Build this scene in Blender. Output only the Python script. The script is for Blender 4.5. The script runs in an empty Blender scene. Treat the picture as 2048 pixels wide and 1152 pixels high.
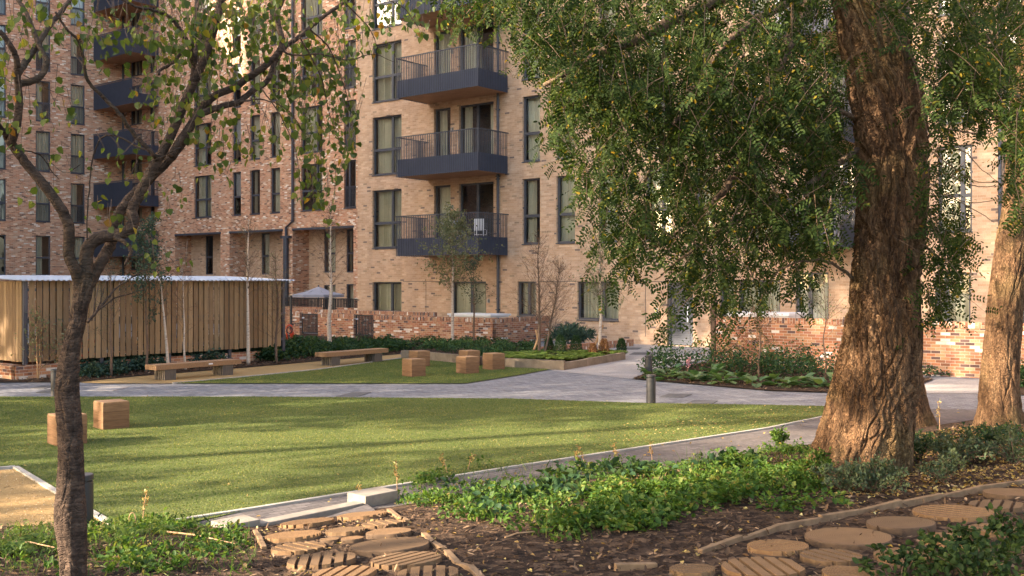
import bpy, bmesh, math, random
import numpy as np
from mathutils import Vector
rng = np.random.default_rng(23)
random.seed(7)
R = math.radians
sc = bpy.context.scene
COL = sc.collection
F, CX, HZ, EYE = 2050.0, 1024.0, 563.0, 2.45      # focal length (px of a 2048 wide frame), centre, horizon row, eye height

# ------------------------------------------------------------------ geometry of the place
def hill(x, y):
    """height of the planted bank in front of the garden (0 on the lawn side)"""
    x = np.asarray(x, float); y = np.asarray(y, float)
    s1 = (x + 2.18) * .594 - (y - 10.53) * .804
    s2 = 10.3 - y
    s = np.maximum(s1, s2)
    return np.where(s > 0, .85 * (1 - np.exp(-np.maximum(s, 0) * .2)), np.maximum(s, -1) * .12)
def g(px, py):
    y = F * EYE / (py - HZ)
    return ((px - CX) / F * y, y)
def at(px, py, y):
    return Vector(((px - CX) / F * y, y, EYE - (py - HZ) / F * y))
_ys = np.arange(2.0, 40, .01)
def bank(px, py):
    xs = (px - CX) / F * _ys
    zr = EYE - (py - HZ) / F * _ys
    i = np.argmax(zr <= np.maximum(hill(xs, _ys), 0))
    y = _ys[i]; x = xs[i]
    return Vector((x, y, max(float(hill(x, y)), 0)))

class Fr:
    """a wall plane: u runs along it to the right, v out of it, z up"""
    def __init__(s, o, d):
        l = math.hypot(*d); s.o = Vector((o[0], o[1], 0)); s.d = Vector((d[0]/l, d[1]/l, 0)); s.n = Vector((s.d.y, -s.d.x, 0))
    def p(s, u, z, v=0):
        return s.o + s.d * u + s.n * v + Vector((0, 0, z))
    def u(s, px, v=0):
        k = (px - CX) / F; b = s.o + s.n * v
        return (k * b.y - b.x) / (s.d.x - k * s.d.y)
    def z(s, px, py, v=0):
        y = s.p(s.u(px, v), 0, v).y
        return EYE + (HZ - py) / F * y
DV = (2604, -2050)
EV = (.619, .786)
YF = Fr((-7.55, 50.1), DV)                     # buff brick facade
RF = Fr((-28.4, 74.9), DV)                     # red brick right wing
LF = Fr((-28.4 - .783*40, 74.9 - .623*40), (1.257, 1))   # red brick left wing, corner at u = 40

# ------------------------------------------------------------------ mesh builder
class MB:
    def __init__(s): s.v = []; s.f = []; s.uv = []; s.mi = []
    def face(s, pts, uv=None, mi=0):
        b = len(s.v); s.v += [tuple(p) for p in pts]; s.f.append(tuple(range(b, b + len(pts))))
        s.uv.append(uv if uv else [(0, 0)] * len(pts)); s.mi.append(mi)
    def hexa(s, c, mi=0, uvl=None):
        """c: 8 corners, bottom 4 ccw seen from above then top 4"""
        for q in ((3,2,1,0),(4,5,6,7),(0,1,5,4),(1,2,6,5),(2,3,7,6),(3,0,4,7)):
            P = [c[i] for i in q]
            e = (Vector(P[1]) - Vector(P[0])).length; h = (Vector(P[3]) - Vector(P[0])).length
            z = P[0][2]
            s.face(P, [(0, z), (e, z), (e, z + h), (0, z + h)], mi)
    def box(s, fr, u0, u1, z0, z1, v0, v1, mi=0):
        """axis aligned in a wall frame (v0 < v1)"""
        c = [fr.p(u0,z0,v1), fr.p(u1,z0,v1), fr.p(u1,z0,v0), fr.p(u0,z0,v0)]
        c += [q + Vector((0,0,z1-z0)) for q in c]
        b = len(s.v); s.hexa(c, mi)
        # real metres in the uv so bricks keep their size
        k = len(s.f) - 6
        uvs = [[(u0,v0),(u1,v0),(u1,v1),(u0,v1)], [(u0,v1),(u1,v1),(u1,v0),(u0,v0)],
               [(u0,z0),(u1,z0),(u1,z1),(u0,z1)], [(u1-v1,z0),(u1-v0,z0),(u1-v0,z1),(u1-v1,z1)],
               [(-u1,z0),(-u0,z0),(-u0,z1),(-u1,z1)], [(u0+v0,z0),(u0+v1,z0),(u0+v1,z1),(u0+v0,z1)]]
        for i in range(6): s.uv[k+i] = uvs[i]
    def tube(s, pts, rad, n=8, mi=0, cap=True, squash=None):
        pts = [Vector(p) for p in pts]; m = len(pts)
        if not hasattr(rad, '__len__'): rad = [rad] * m
        b = len(s.v); a = None
        for i, p in enumerate(pts):
            t = (pts[min(i+1, m-1)] - pts[max(i-1, 0)]); t = t.normalized() if t.length > 1e-9 else Vector((0,0,1))
            if a is None: a = t.orthogonal().normalized()
            else: a = (a - t * a.dot(t)).normalized()
            c = t.cross(a)
            for k in range(n):
                w = 2*math.pi*k/n
                s.v.append(tuple(p + (a*math.cos(w) + c*math.sin(w)) * rad[i]))
        for i in range(m-1):
            for k in range(n):
                k2 = (k+1) % n
                s.f.append((b+i*n+k, b+i*n+k2, b+(i+1)*n+k2, b+(i+1)*n+k)); s.uv.append([(k/n,i),((k+1)/n,i),((k+1)/n,i+1),(k/n,i+1)]); s.mi.append(mi)
        if cap:
            s.f.append(tuple(b+k for k in range(n-1,-1,-1))); s.uv.append([(0,0)]*n); s.mi.append(mi)
            s.f.append(tuple(b+(m-1)*n+k for k in range(n))); s.uv.append([(0,0)]*n); s.mi.append(mi)
    def lathe(s, c, prof, n=20, mi=0):
        c = Vector(c); b = len(s.v); m = len(prof)
        for r, z in prof:
            for k in range(n):
                w = 2*math.pi*k/n; s.v.append((c.x + r*math.cos(w), c.y + r*math.sin(w), c.z + z))
        for i in range(m-1):
            for k in range(n):
                k2 = (k+1) % n
                s.f.append((b+i*n+k, b+i*n+k2, b+(i+1)*n+k2, b+(i+1)*n+k)); s.uv.append([(0,0)]*4); s.mi.append(mi)
        s.f.append(tuple(b+(m-1)*n+k for k in range(n))); s.uv.append([(0,0)]*n); s.mi.append(mi)
    def build(s, name, mat, parent=None, org=(0,0,0), smooth=False, bevel=0):
        me = bpy.data.meshes.new(name); o3 = Vector(org)
        me.from_pydata([tuple(Vector(v) - o3) for v in s.v], [], s.f)
        uv = me.uv_layers.new(name='UVMap')
        flat = np.array([c for q in s.uv for c in q], 'f').ravel()
        uv.data.foreach_set('uv', flat)
        for m in (mat if isinstance(mat, (list, tuple)) else [mat]): me.materials.append(m)
        me.polygons.foreach_set('material_index', np.array(s.mi, 'i'))
        if smooth: me.polygons.foreach_set('use_smooth', np.ones(len(s.f), bool))
        ob = bpy.data.objects.new(name, me); COL.objects.link(ob)
        if bevel:
            bm = bmesh.new(); bm.from_mesh(me); bmesh.ops.remove_doubles(bm, verts=bm.verts, dist=1e-5)
            bmesh.ops.bevel(bm, geom=list(bm.edges), offset=bevel, segments=2, affect='EDGES', profile=.6); bm.to_mesh(me); bm.free()
        if parent is not None:
            ob.parent = parent
        elif tuple(org) != (0,0,0): ob.location = o3
        return ob
def np_mesh(name, verts, faces, mat, parent=None, org=(0,0,0), smooth=False, uv=None):
    verts = np.asarray(verts, 'f') - np.asarray(org, 'f'); faces = np.asarray(faces, 'i')
    me = bpy.data.meshes.new(name); k = faces.shape[1]
    me.vertices.add(len(verts)); me.vertices.foreach_set('co', verts.ravel())
    me.loops.add(faces.size); me.loops.foreach_set('vertex_index', faces.ravel())
    me.polygons.add(len(faces)); me.polygons.foreach_set('loop_start', np.arange(0, faces.size, k, dtype='i'))
    try: me.polygons.foreach_set('loop_total', np.full(len(faces), k, 'i'))
    except Exception: pass
    if smooth: me.polygons.foreach_set('use_smooth', np.ones(len(faces), bool))
    for m in (mat if isinstance(mat, (list, tuple)) else [mat]): me.materials.append(m)
    me.update(calc_edges=True); me.validate()
    ob = bpy.data.objects.new(name, me); COL.objects.link(ob)
    if parent is not None: ob.parent = parent
    else: ob.location = org
    return ob
def tag(o, label, cat, group=None):
    o['label'] = label; o['category'] = cat
    if group: o['group'] = group
    return o
def thing(name, label, cat, loc=(0,0,0), group=None):
    o = bpy.data.objects.new(name, None); o.empty_display_size = .2; COL.objects.link(o); o.location = loc
    return tag(o, label, cat, group)
def struct(o): o['kind'] = 'structure'; return o
def stuff(o, label, cat): tag(o, label, cat); o['kind'] = 'stuff'; return o
def copy_tree(o, parent=None):
    c = o.copy(); COL.objects.link(c)
    if parent is not None: c.parent = parent
    for ch in [q for q in bpy.data.objects if q.parent == o]: copy_tree(ch, c)
    return c
def catmull(P, n=6):
    P = [np.array(p, float) for p in P]; P = [2*P[0]-P[1]] + P + [2*P[-1]-P[-2]]; out = []
    for i in range(1, len(P)-2):
        for t in np.linspace(0, 1, n, endpoint=False):
            a, b, c, d = P[i-1:i+3]
            out.append(.5*((2*b) + (c-a)*t + (2*a-5*b+4*c-d)*t*t + (3*b-a-3*c+d)*t**3))
    out.append(P[-2]); return np.array(out)
def vnoise(x, y, px=None, seed=0, oct=1):
    """value noise, period px in x"""
    out = 0; amp = 1; tot = 0
    for o in range(oct):
        r = np.random.default_rng(seed + 31*o); T = r.random((256, 256))
        xf = x * 2**o; yf = y * 2**o; P = (px * 2**o) if px else 256
        x0 = np.floor(xf).astype(int); y0 = np.floor(yf).astype(int); tx = xf - x0; ty = yf - y0
        tx = tx*tx*(3-2*tx); ty = ty*ty*(3-2*ty)
        X0 = (x0 % P) % 256; X1 = ((x0+1) % P) % 256; Y0 = y0 % 256; Y1 = (y0+1) % 256
        v = (T[X0,Y0]*(1-tx)+T[X1,Y0]*tx)*(1-ty) + (T[X0,Y1]*(1-tx)+T[X1,Y1]*tx)*ty
        out = out + amp*v; tot += amp; amp *= .5
    return out / tot
def unit(a): return a / np.maximum(np.linalg.norm(a, axis=-1, keepdims=True), 1e-9)
def leaves(pos, d, nrm, L, W, shape='oval', fold=.25):
    """each leaf two quads folded along its midrib; returns verts, faces"""
    pos = np.asarray(pos, float); d = unit(np.asarray(d, float)); n = np.asarray(nrm, float)
    n = unit(n - d * (n*d).sum(1, keepdims=True)); s = np.cross(d, n)
    L = np.broadcast_to(np.asarray(L, float), (len(pos),))[:, None]; W = np.broadcast_to(np.asarray(W, float), (len(pos),))[:, None]
    a, b, wa, wb = {'oval': (.3, .72, .5, .42), 'heart': (.14, .6, .5, .4), 'blade': (.25, .65, .5, .35), 'round': (.2, .8, .48, .48)}[shape]
    up = n * W * fold
    V = np.stack([pos, pos + d*L*a + s*W*wa + up, pos + d*L*b + s*W*wb + up*.8, pos + d*L - n*W*fold*.4,
                  pos + d*L*b - s*W*wb + up*.8, pos + d*L*a - s*W*wa + up], 1).reshape(-1, 3)
    b0 = np.arange(len(pos))[:, None] * 6
    Fc = np.concatenate([b0 + np.array([0,1,2,3]), b0 + np.array([0,3,4,5])])
    return V, Fc
def rdir(n, up=0.0):
    d = rng.normal(size=(n, 3)); d = unit(d); d[:, 2] += up; return unit(d)
def inpoly(P, x, y):
    r = np.zeros(len(x), bool); j = len(P) - 1
    for i in range(len(P)):
        xi, yi = P[i]; xj, yj = P[j]
        c = ((yi > y) != (yj > y)) & (x < (xj-xi)*(y-yi)/((yj-yi) or 1e-9) + xi); r ^= c; j = i
    return r
def scatter(P, n):
    P = np.array(P); lo = P.min(0); hi = P.max(0); X = []; Y = []; k = 0
    while k < n:
        x = rng.uniform(lo[0], hi[0], n*2); y = rng.uniform(lo[1], hi[1], n*2); m = inpoly(P, x, y)
        X.append(x[m]); Y.append(y[m]); k += m.sum()
    return np.concatenate(X)[:n], np.concatenate(Y)[:n]

# ------------------------------------------------------------------ materials
def new_mat(name):
    m = bpy.data.materials.new(name); m.use_nodes = True; nt = m.node_tree
    return m, nt, nt.nodes['Principled BSDF']
def nd(nt, t, ins=None, **kw):
    n = nt.nodes.new(t)
    for k, v in kw.items(): setattr(n, k, v)
    for k, v in (ins or {}).items():
        if isinstance(v, bpy.types.NodeSocket): nt.links.new(v, n.inputs[k])
        else: n.inputs[k].default_value = v
    return n
def mth(nt, op, a, b=0.0, c=None):
    n = nt.nodes.new('ShaderNodeMath'); n.operation = op
    for i, v in enumerate((a, b) if c is None else (a, b, c)):
        if isinstance(v, bpy.types.NodeSocket): nt.links.new(v, n.inputs[i])
        else: n.inputs[i].default_value = v
    return n.outputs[0]
def ramp(nt, fac, stops, interp='LINEAR'):
    n = nt.nodes.new('ShaderNodeValToRGB'); n.color_ramp.interpolation = interp; e = n.color_ramp.elements
    while len(e) < len(stops): e.new(.5)
    for i, (p, c) in enumerate(stops): e[i].position = p; e[i].color = (*c, 1)
    nt.links.new(fac, n.inputs[0]); return n.outputs[0]
def mix(nt, fac, a, b, mode='MIX'):
    n = nt.nodes.new('ShaderNodeMix'); n.data_type = 'RGBA'; n.blend_type = mode
    for k, v in ((0, fac), (6, a), (7, b)):
        if isinstance(v, bpy.types.NodeSocket): nt.links.new(v, n.inputs[k])
        else: n.inputs[k].default_value = v if k == 0 else (*v, 1)
    return n.outputs[2]
def noise(nt, vec, scale, detail=4, rough=.6, dim='3D'):
    return nd(nt, 'ShaderNodeTexNoise', {'Vector': vec, 'Scale': scale, 'Detail': detail, 'Roughness': rough}).outputs[0]
def pos(nt): return nd(nt, 'ShaderNodeNewGeometry').outputs['Position']
def objc(nt): return nd(nt, 'ShaderNodeTexCoord').outputs['Object']
def maps(nt, vec, scale=(1,1,1), rot=(0,0,0)):
    return nd(nt, 'ShaderNodeMapping', {'Vector': vec, 'Scale': scale, 'Rotation': rot}).outputs[0]
def bump(nt, b, h, strength=.5, dist=.02):
    n = nd(nt, 'ShaderNodeBump', {'Height': h, 'Strength': strength, 'Distance': dist}); nt.links.new(n.outputs[0], b.inputs['Normal'])
def setc(nt, b, col, rough=.8, spec=.3):
    if isinstance(col, bpy.types.NodeSocket): nt.links.new(col, b.inputs['Base Color'])
    else: b.inputs['Base Color'].default_value = (*col, 1)
    b.inputs['Roughness'].default_value = rough; b.inputs['Specular IOR Level'].default_value = spec
def brick_mat(name, stops, mortar, bw=.263, bh=.088, swap=False, mfrac=(.05, .14), var=.2):
    m, nt, b = new_mat(name)
    uv = nd(nt, 'ShaderNodeUVMap').outputs[0]; s = nd(nt, 'ShaderNodeSeparateXYZ', {0: uv})
    x, y = (s.outputs[1], s.outputs[0]) if swap else (s.outputs[0], s.outputs[1])
    yr = mth(nt, 'DIVIDE', y, bh); row = mth(nt, 'FLOOR', yr)
    xr = mth(nt, 'ADD', mth(nt, 'DIVIDE', x, bw), mth(nt, 'MULTIPLY', mth(nt, 'PINGPONG', row, 1), .5)); colm = mth(nt, 'FLOOR', xr)
    cv = nd(nt, 'ShaderNodeCombineXYZ', {0: colm, 1: row}).outputs[0]
    wn = nd(nt, 'ShaderNodeTexWhiteNoise', {'Vector': cv}, noise_dimensions='2D')
    c = ramp(nt, wn.outputs[0], stops, 'CONSTANT')
    w2 = nd(nt, 'ShaderNodeTexWhiteNoise', {'Vector': nd(nt, 'ShaderNodeVectorMath', {0: cv, 1: (37.3, 11.7, 0)}, operation='ADD').outputs[0]}, noise_dimensions='2D').outputs[0]
    p = pos(nt)
    c = mix(nt, 1.0, c, ramp(nt, w2, [(0, (1-var,)*3), (1, (1+var*.6,)*3)]), 'MULTIPLY')
    big = noise(nt, p, .35, 3); c = mix(nt, 1.0, c, ramp(nt, big, [(.3, (.9,.9,.92)), (.7, (1.06,1.05,1.0))]), 'MULTIPLY')
    streak = noise(nt, maps(nt, p, (1.6, 1.6, .13)), 1.0, 5, .7); c = mix(nt, 1.0, c, ramp(nt, streak, [(.28,(.86,.86,.87)),(.6,(1.04,1.04,1.04))]), 'MULTIPLY')
    fine = noise(nt, p, 40, 3); c = mix(nt, 1.0, c, ramp(nt, fine, [(.3, (.82,)*3), (.7, (1.12,)*3)]), 'MULTIPLY')
    fx = mth(nt, 'FRACT', xr); fy = mth(nt, 'FRACT', yr)
    mk = mth(nt, 'MAXIMUM', mth(nt, 'LESS_THAN', fx, mfrac[0]), mth(nt, 'LESS_THAN', fy, mfrac[1]))
    c = mix(nt, mk, c, mix(nt, fine, tuple(q*.85 for q in mortar), tuple(q*1.1 for q in mortar)))
    setc(nt, b, c, .88, .25)
    hgt = mth(nt, 'ADD', mth(nt, 'MULTIPLY', mk, -1.0), mth(nt, 'MULTIPLY', fine, .5))
    bump(nt, b, hgt, .6, .012)
    return m
def leaf_mat(name, stops, trans=.35, rough=.45, spec=.4, patch=False):
    m, nt, b = new_mat(name)
    r = nd(nt, 'ShaderNodeNewGeometry').outputs['Random Per Island']
    c = ramp(nt, r, stops)
    if patch:
        p = pos(nt); c = mix(nt, 1.0, c, ramp(nt, noise(nt, p, .7, 5), [(.35,(.74,.86,.8)),(.65,(1.25,1.12,1.05))]), 'MULTIPLY'); c = mix(nt, 1.0, c, ramp(nt, noise(nt, p, 5, 4, .7), [(.35,(.8,.84,.82)),(.65,(1.18,1.12,1.0))]), 'MULTIPLY')
    setc(nt, b, c, rough, spec)
    t = nd(nt, 'ShaderNodeBsdfTranslucent', {0: mix(nt, 1.0, c, (1.5, 1.45, .7), 'MULTIPLY')})
    mx = nd(nt, 'ShaderNodeMixShader', {0: trans, 1: b.outputs[0], 2: t.outputs[0]})
    nt.links.new(mx.outputs[0], nt.nodes['Material Output'].inputs[0]); return m
def noise_mat(name, stops, scale=6, rough=.85, bumps=.3, bscale=None, coord=objc, mscale=(1,1,1), detail=6, spec=.3, dist=.01):
    m, nt, b = new_mat(name); v = maps(nt, coord(nt), mscale)
    c = ramp(nt, noise(nt, v, scale, detail, .65), stops); setc(nt, b, c, rough, spec)
    if bumps: bump(nt, b, noise(nt, v, bscale or scale*3, 5), bumps, dist)
    return m
def island_mat(name, stops, rough=.85, mscale=(1,1,1), scale=8, amt=.35, spec=.25, coord=objc, bumps=.25):
    """one tone per board / chip, grain along the stretched axis"""
    m, nt, b = new_mat(name)
    r = nd(nt, 'ShaderNodeNewGeometry').outputs['Random Per Island']; c = ramp(nt, r, stops)
    off = nd(nt, 'ShaderNodeVectorMath', {0: coord(nt), 1: nd(nt, 'ShaderNodeCombineXYZ', {0: mth(nt,'MULTIPLY',r,50.0), 1: mth(nt,'MULTIPLY',r,31.0), 2: mth(nt,'MULTIPLY',r,77.0)}).outputs[0]}, operation='ADD').outputs[0]
    n = noise(nt, maps(nt, off, mscale), scale, 6, .65)
    c = mix(nt, 1.0, c, ramp(nt, n, [(.25, (1-amt,)*3), (.75, (1+amt,)*3)]), 'MULTIPLY'); setc(nt, b, c, rough, spec)
    if bumps: bump(nt, b, n, bumps, .006)
    return m
MAT = {}
Y1, Y2, Y3, Y4 = (.50,.325,.205), (.54,.36,.235), (.465,.295,.18), (.57,.395,.265)
MAT['buff'] = brick_mat('buff_brick', [(0,(.19,.135,.11)),(.02,(.34,.235,.15)),(.045,Y3),(.28,Y1),(.6,Y2),(.9,Y4)], (.50,.365,.25), mfrac=(.045,.13), var=.08)
MAT['buff2'] = brick_mat('buff_brick_recess', [(0,(.24,.16,.11)),(.05,Y3),(.30,Y1),(.6,Y2),(.9,Y4)], (.50,.40,.29), var=.12)
RS = [(0,(.18,.10,.07)),(.05,(.33,.165,.095)),(.16,(.50,.235,.13)),(.40,(.56,.30,.175)),(.64,(.59,.36,.225)),(.8,(.52,.30,.185)),(.9,(.66,.50,.36)),(.95,(.75,.65,.53))]
MAT['red'] = brick_mat('red_brick', RS, (.54,.38,.27), mfrac=(.05,.16), var=.2)
GS = [(0,(.12,.07,.06)),(.07,(.26,.11,.06)),(.25,(.38,.15,.075)),(.5,(.42,.20,.10)),(.7,(.45,.25,.14)),(.86,(.36,.15,.09)),(.92,(.66,.57,.48))]
MAT['garden'] = brick_mat('garden_wall_brick', GS, (.46,.36,.27), bw=.24, bh=.08, var=.22)
MAT['soldier'] = brick_mat('garden_coping_brick', GS, (.46,.36,.27), bw=.24, bh=.08, swap=True, var=.2)
MAT['metal'] = noise_mat('dark_grey_metal', [(.3,(.038,.042,.054)),(.7,(.055,.061,.077))], 3, .42, 0, spec=.5)
MAT['navy'] = noise_mat('navy_metal_panel', [(.3,(.048,.056,.088)),(.7,(.064,.074,.112))], 2, .45, 0, spec=.5)
MAT['black'] = noise_mat('black_metal', [(.3,(.018,.018,.02)),(.7,(.03,.03,.032))], 5, .45, 0, spec=.4)
MAT['bollard'] = noise_mat('bollard_metal', [(.3,(.026,.025,.025)),(.7,(.04,.038,.038))], 5, .5, .05, spec=.4)
MAT['soffit'] = island_mat('balcony_soffit_board', [(0,(.34,.20,.12)),(1,(.42,.26,.16))], .7, (1,1,1), 3, .2)
MAT['concrete'] = noise_mat('pale_concrete', [(.3,(.19,.16,.125)),(.7,(.30,.26,.205))], 5, .9, .25, 60)
MAT['kerb'] = noise_mat('kerb_concrete', [(.3,(.28,.255,.215)),(.7,(.40,.365,.31))], 5, .9, .2, 60)
MAT['white'] = noise_mat('off_white_slab', [(.3,(.6,.6,.6)),(.7,(.7,.7,.7))], 3, .6, 0)
MAT['roof'] = noise_mat('galvanised_roof', [(.3,(.36,.39,.43)),(.7,(.48,.51,.55))], 4, .4, 0, spec=.5)
MAT['dark'] = noise_mat('room_dark', [(.3,(.05,.045,.04)),(.7,(.10,.09,.08))], .7, .9, 0)
MAT['curtain'] = noise_mat('curtain_cloth', [(.3,(.55,.52,.41)),(.7,(.72,.68,.56))], .8, .9, 0)
MAT['blind'] = noise_mat('grey_roller_blind', [(.3,(.40,.40,.42)),(.7,(.5,.5,.52))], .8, .9, 0)
MAT['shed'] = island_mat('larch_board', [(0,(.17,.105,.055)),(.5,(.235,.155,.08)),(1,(.30,.20,.105))], .8, (6,6,.6), 5, .3)
MAT['oakc'] = island_mat('oak_sleeper', [(0,(.135,.07,.034)),(.5,(.175,.095,.047)),(1,(.22,.125,.064))], .7, (1.2,1.2,14), 4, .35)
MAT['oakb'] = island_mat('oak_bench_board', [(0,(.21,.12,.06)),(1,(.31,.185,.095))], .7, (1.2,14,14), 3, .35)
MAT['fin'] = island_mat('bench_leg_fin', [(0,(.09,.075,.06)),(1,(.17,.14,.11))], .85, (8,8,1), 4, .3)
MAT['sleeper'] = noise_mat('weathered_sleeper', [(.25,(.10,.075,.05)),(.5,(.20,.15,.10)),(.8,(.30,.23,.16))], 2.2, .9, .5, 30)
def glass_mat():
    m, nt, b = new_mat('window_glass')
    fr = nd(nt, 'ShaderNodeFresnel', {0: 1.55}).outputs[0]
    f = mth(nt, 'ADD', mth(nt, 'MULTIPLY', fr, 1.3), .03)
    f = mth(nt, 'MINIMUM', f, 1.0)
    gl = nd(nt, 'ShaderNodeBsdfGlossy', {0: (1,1,1,1), 1: .01}); tr = nd(nt, 'ShaderNodeBsdfTransparent', {0: (.86,.9,.88,1)})
    wob = noise(nt, pos(nt), .9, 2); bn = nd(nt, 'ShaderNodeBump', {'Height': wob, 'Strength': .06, 'Distance': .1}); nt.links.new(bn.outputs[0], gl.inputs['Normal'])
    mx = nd(nt, 'ShaderNodeMixShader', {0: f, 1: tr.outputs[0], 2: gl.outputs[0]}); nt.links.new(mx.outputs[0], nt.nodes['Material Output'].inputs[0]); return m
MAT['glass'] = glass_mat()
def pave_mat(name, c1, c2, c3, mort, rot, bw=.2, bh=.1):
    m, nt, b = new_mat(name); p = pos(nt); v = maps(nt, p, (1,1,1), (0,0,rot))
    bt = nd(nt, 'ShaderNodeTexBrick', {'Vector': v, 'Color1': (*c1,1), 'Color2': (*c2,1), 'Mortar': (*mort,1), 'Scale': 1.0, 'Mortar Size': .005, 'Brick Width': bw, 'Row Height': bh, 'Bias': 0.0})
    n = noise(nt, p, 1.1, 5); c = mix(nt, ramp(nt, n, [(.42,(0,)*3),(.62,(1,)*3)]), bt.outputs[0], mix(nt, .6, bt.outputs[0], c3))
    sp = noise(nt, p, 22, 4, .7); c = mix(nt, 1.0, c, ramp(nt, sp, [(.3,(.72,)*3),(.7,(1.2,)*3)]), 'MULTIPLY')
    setc(nt, b, c, .8, .3); bump(nt, b, mth(nt,'ADD', mth(nt,'MULTIPLY',bt.outputs[1],-1.0), mth(nt,'MULTIPLY',sp,.6)), .5, .008); return m
MAT['paver'] = pave_mat('grey_block_paving', (.125,.125,.132), (.25,.245,.245), (.20,.195,.19), (.075,.07,.065), R(38))
MAT['paver2'] = pave_mat('brown_block_paving', (.09,.078,.072), (.15,.13,.12), (.115,.095,.08), (.05,.042,.038), R(-40))
MAT['flag'] = pave_mat('pale_flag_paving', (.28,.255,.23), (.35,.32,.29), (.30,.27,.24), (.15,.135,.12), R(-38), .6, .4)
def grass_ground():
    m, nt, b = new_mat('lawn_turf'); p = pos(nt)
    n = noise(nt, p, .8, 5); n2 = noise(nt, maps(nt, p, (30, 30, 30)), 1, 5, .75)
    c = mix(nt, n, (.085,.108,.032), (.135,.148,.048)); c = mix(nt, 1.0, c, ramp(nt, n2, [(.3,(.55,)*3),(.7,(1.35,)*3)]), 'MULTIPLY')
    setc(nt, b, c, .95, .1); bump(nt, b, n2, .8, .03); return m
MAT['turf'] = grass_ground()
def mulch_mat():
    m, nt, b = new_mat('bark_mulch_soil'); p = pos(nt)
    vo = nd(nt, 'ShaderNodeTexVoronoi', {'Vector': maps(nt, p, (16,16,16)), 'Scale': 1.0}); n = noise(nt, p, 3, 6, .7); n2 = noise(nt, p, 60, 4)
    c = ramp(nt, nd(nt,'ShaderNodeSeparateColor',{0:vo.outputs['Color']}).outputs[0], [(0,(.022,.014,.01)),(.5,(.052,.031,.019)),(.85,(.095,.058,.034)),(1,(.16,.10,.06))])
    c = mix(nt, 1.0, c, ramp(nt, n, [(.3,(.6,)*3),(.7,(1.25,)*3)]), 'MULTIPLY'); setc(nt, b, c, .95, .15)
    bump(nt, b, mth(nt,'ADD',vo.outputs[0],n2), .9, .03); return m
MAT['mulch'] = mulch_mat()
def gravel_mat():
    m, nt, b = new_mat('golden_gravel'); p = pos(nt); n = noise(nt, p, 1.2, 5); n2 = noise(nt, p, 70, 5, .75)
    c = mix(nt, n, (.30,.19,.075), (.40,.27,.12)); c = mix(nt, 1.0, c, ramp(nt, n2, [(.3,(.6,)*3),(.7,(1.3,)*3)]), 'MULTIPLY'); setc(nt, b, c, .95, .15)
    bump(nt, b, n2, .6, .012); return m
MAT['gravel'] = gravel_mat()
MAT['grass'] = leaf_mat('grass_blade', [(0,(.056,.092,.022)),(.5,(.10,.145,.038)),(.82,(.175,.195,.062)),(1,(.29,.26,.115))], .3, .65, .1, patch=True)
MAT['lime'] = leaf_mat('green_heart_leaf', [(0,(.035,.055,.012)),(.55,(.065,.095,.018)),(.85,(.11,.135,.022)),(.97,(.17,.15,.02)),(1,(.22,.10,.02))], .45, .5, .2)
MAT['robinia'] = leaf_mat('locust_leaflet', [(0,(.014,.028,.007)),(.6,(.03,.05,.011)),(.95,(.055,.075,.018)),(.982,(.12,.12,.02)),(1,(.28,.17,.015))], .36, .65, .1)
MAT['ever'] = leaf_mat('evergreen_leaf', [(0,(.02,.045,.022)),(.6,(.035,.075,.03)),(1,(.065,.10,.028))], .28, .6, .12)
MAT['bluegreen'] = leaf_mat('blue_green_leaf', [(0,(.025,.05,.04)),(.6,(.045,.085,.06)),(1,(.07,.105,.06))], .25, .6, .14)
MAT['fresh'] = leaf_mat('fresh_green_leaf', [(0,(.03,.068,.012)),(.45,(.055,.115,.018)),(.85,(.10,.155,.028)),(.95,(.17,.20,.045)),(1,(.17,.13,.04))], .4, .55, .2)
MAT['sage'] = leaf_mat('sage_leaf', [(0,(.05,.075,.035)),(.6,(.085,.115,.055)),(1,(.13,.15,.075))], .3, .6, .25)
MAT['fern'] = leaf_mat('fern_frond', [(0,(.07,.12,.02)),(.6,(.11,.165,.03)),(1,(.16,.19,.05))], .4, .55, .25)
MAT['hosta'] = leaf_mat('hosta_leaf', [(0,(.045,.10,.04)),(.6,(.07,.145,.055)),(1,(.12,.18,.06))], .3, .35, .5)
MAT['olive'] = leaf_mat('silver_green_leaf', [(0,(.09,.11,.055)),(.6,(.15,.165,.085)),(1,(.24,.23,.13))], .35, .5, .3)
MAT['rust'] = leaf_mat('reddish_leaf', [(0,(.14,.06,.035)),(.6,(.22,.11,.06)),(1,(.28,.18,.09))], .35, .6, .2)
MAT['fallen'] = leaf_mat('fallen_leaf', [(0,(.18,.10,.04)),(.5,(.34,.22,.08)),(.8,(.45,.33,.10)),(1,(.5,.42,.2))], .25, .6, .2)
MAT['chip'] = island_mat('bark_chip', [(0,(.03,.018,.011)),(.5,(.075,.042,.023)),(.85,(.14,.083,.045)),(1,(.30,.195,.115))], .9, (1,1,1), 20, .3, bumps=0)
MAT['dry'] = noise_mat('dry_stalk', [(.3,(.30,.17,.08)),(.7,(.45,.28,.15))], 6, .8, 0)
MAT['twig'] = noise_mat('brown_twig', [(.3,(.09,.055,.035)),(.7,(.16,.105,.07))], 8, .9, 0)
MAT['birch'] = noise_mat('pale_birch_bark', [(.32,(.10,.075,.06)),(.42,(.42,.33,.25)),(.7,(.56,.46,.36))], 2.5, .75, .2, 20, mscale=(4,4,14))
MAT['stake'] = noise_mat('timber_stake', [(.3,(.36,.20,.09)),(.7,(.48,.29,.14))], 6, .8, .1)
MAT['cloth'] = noise_mat('grey_parasol_cloth', [(.3,(.27,.265,.29)),(.7,(.33,.325,.35))], 3, .9, 0)
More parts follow.
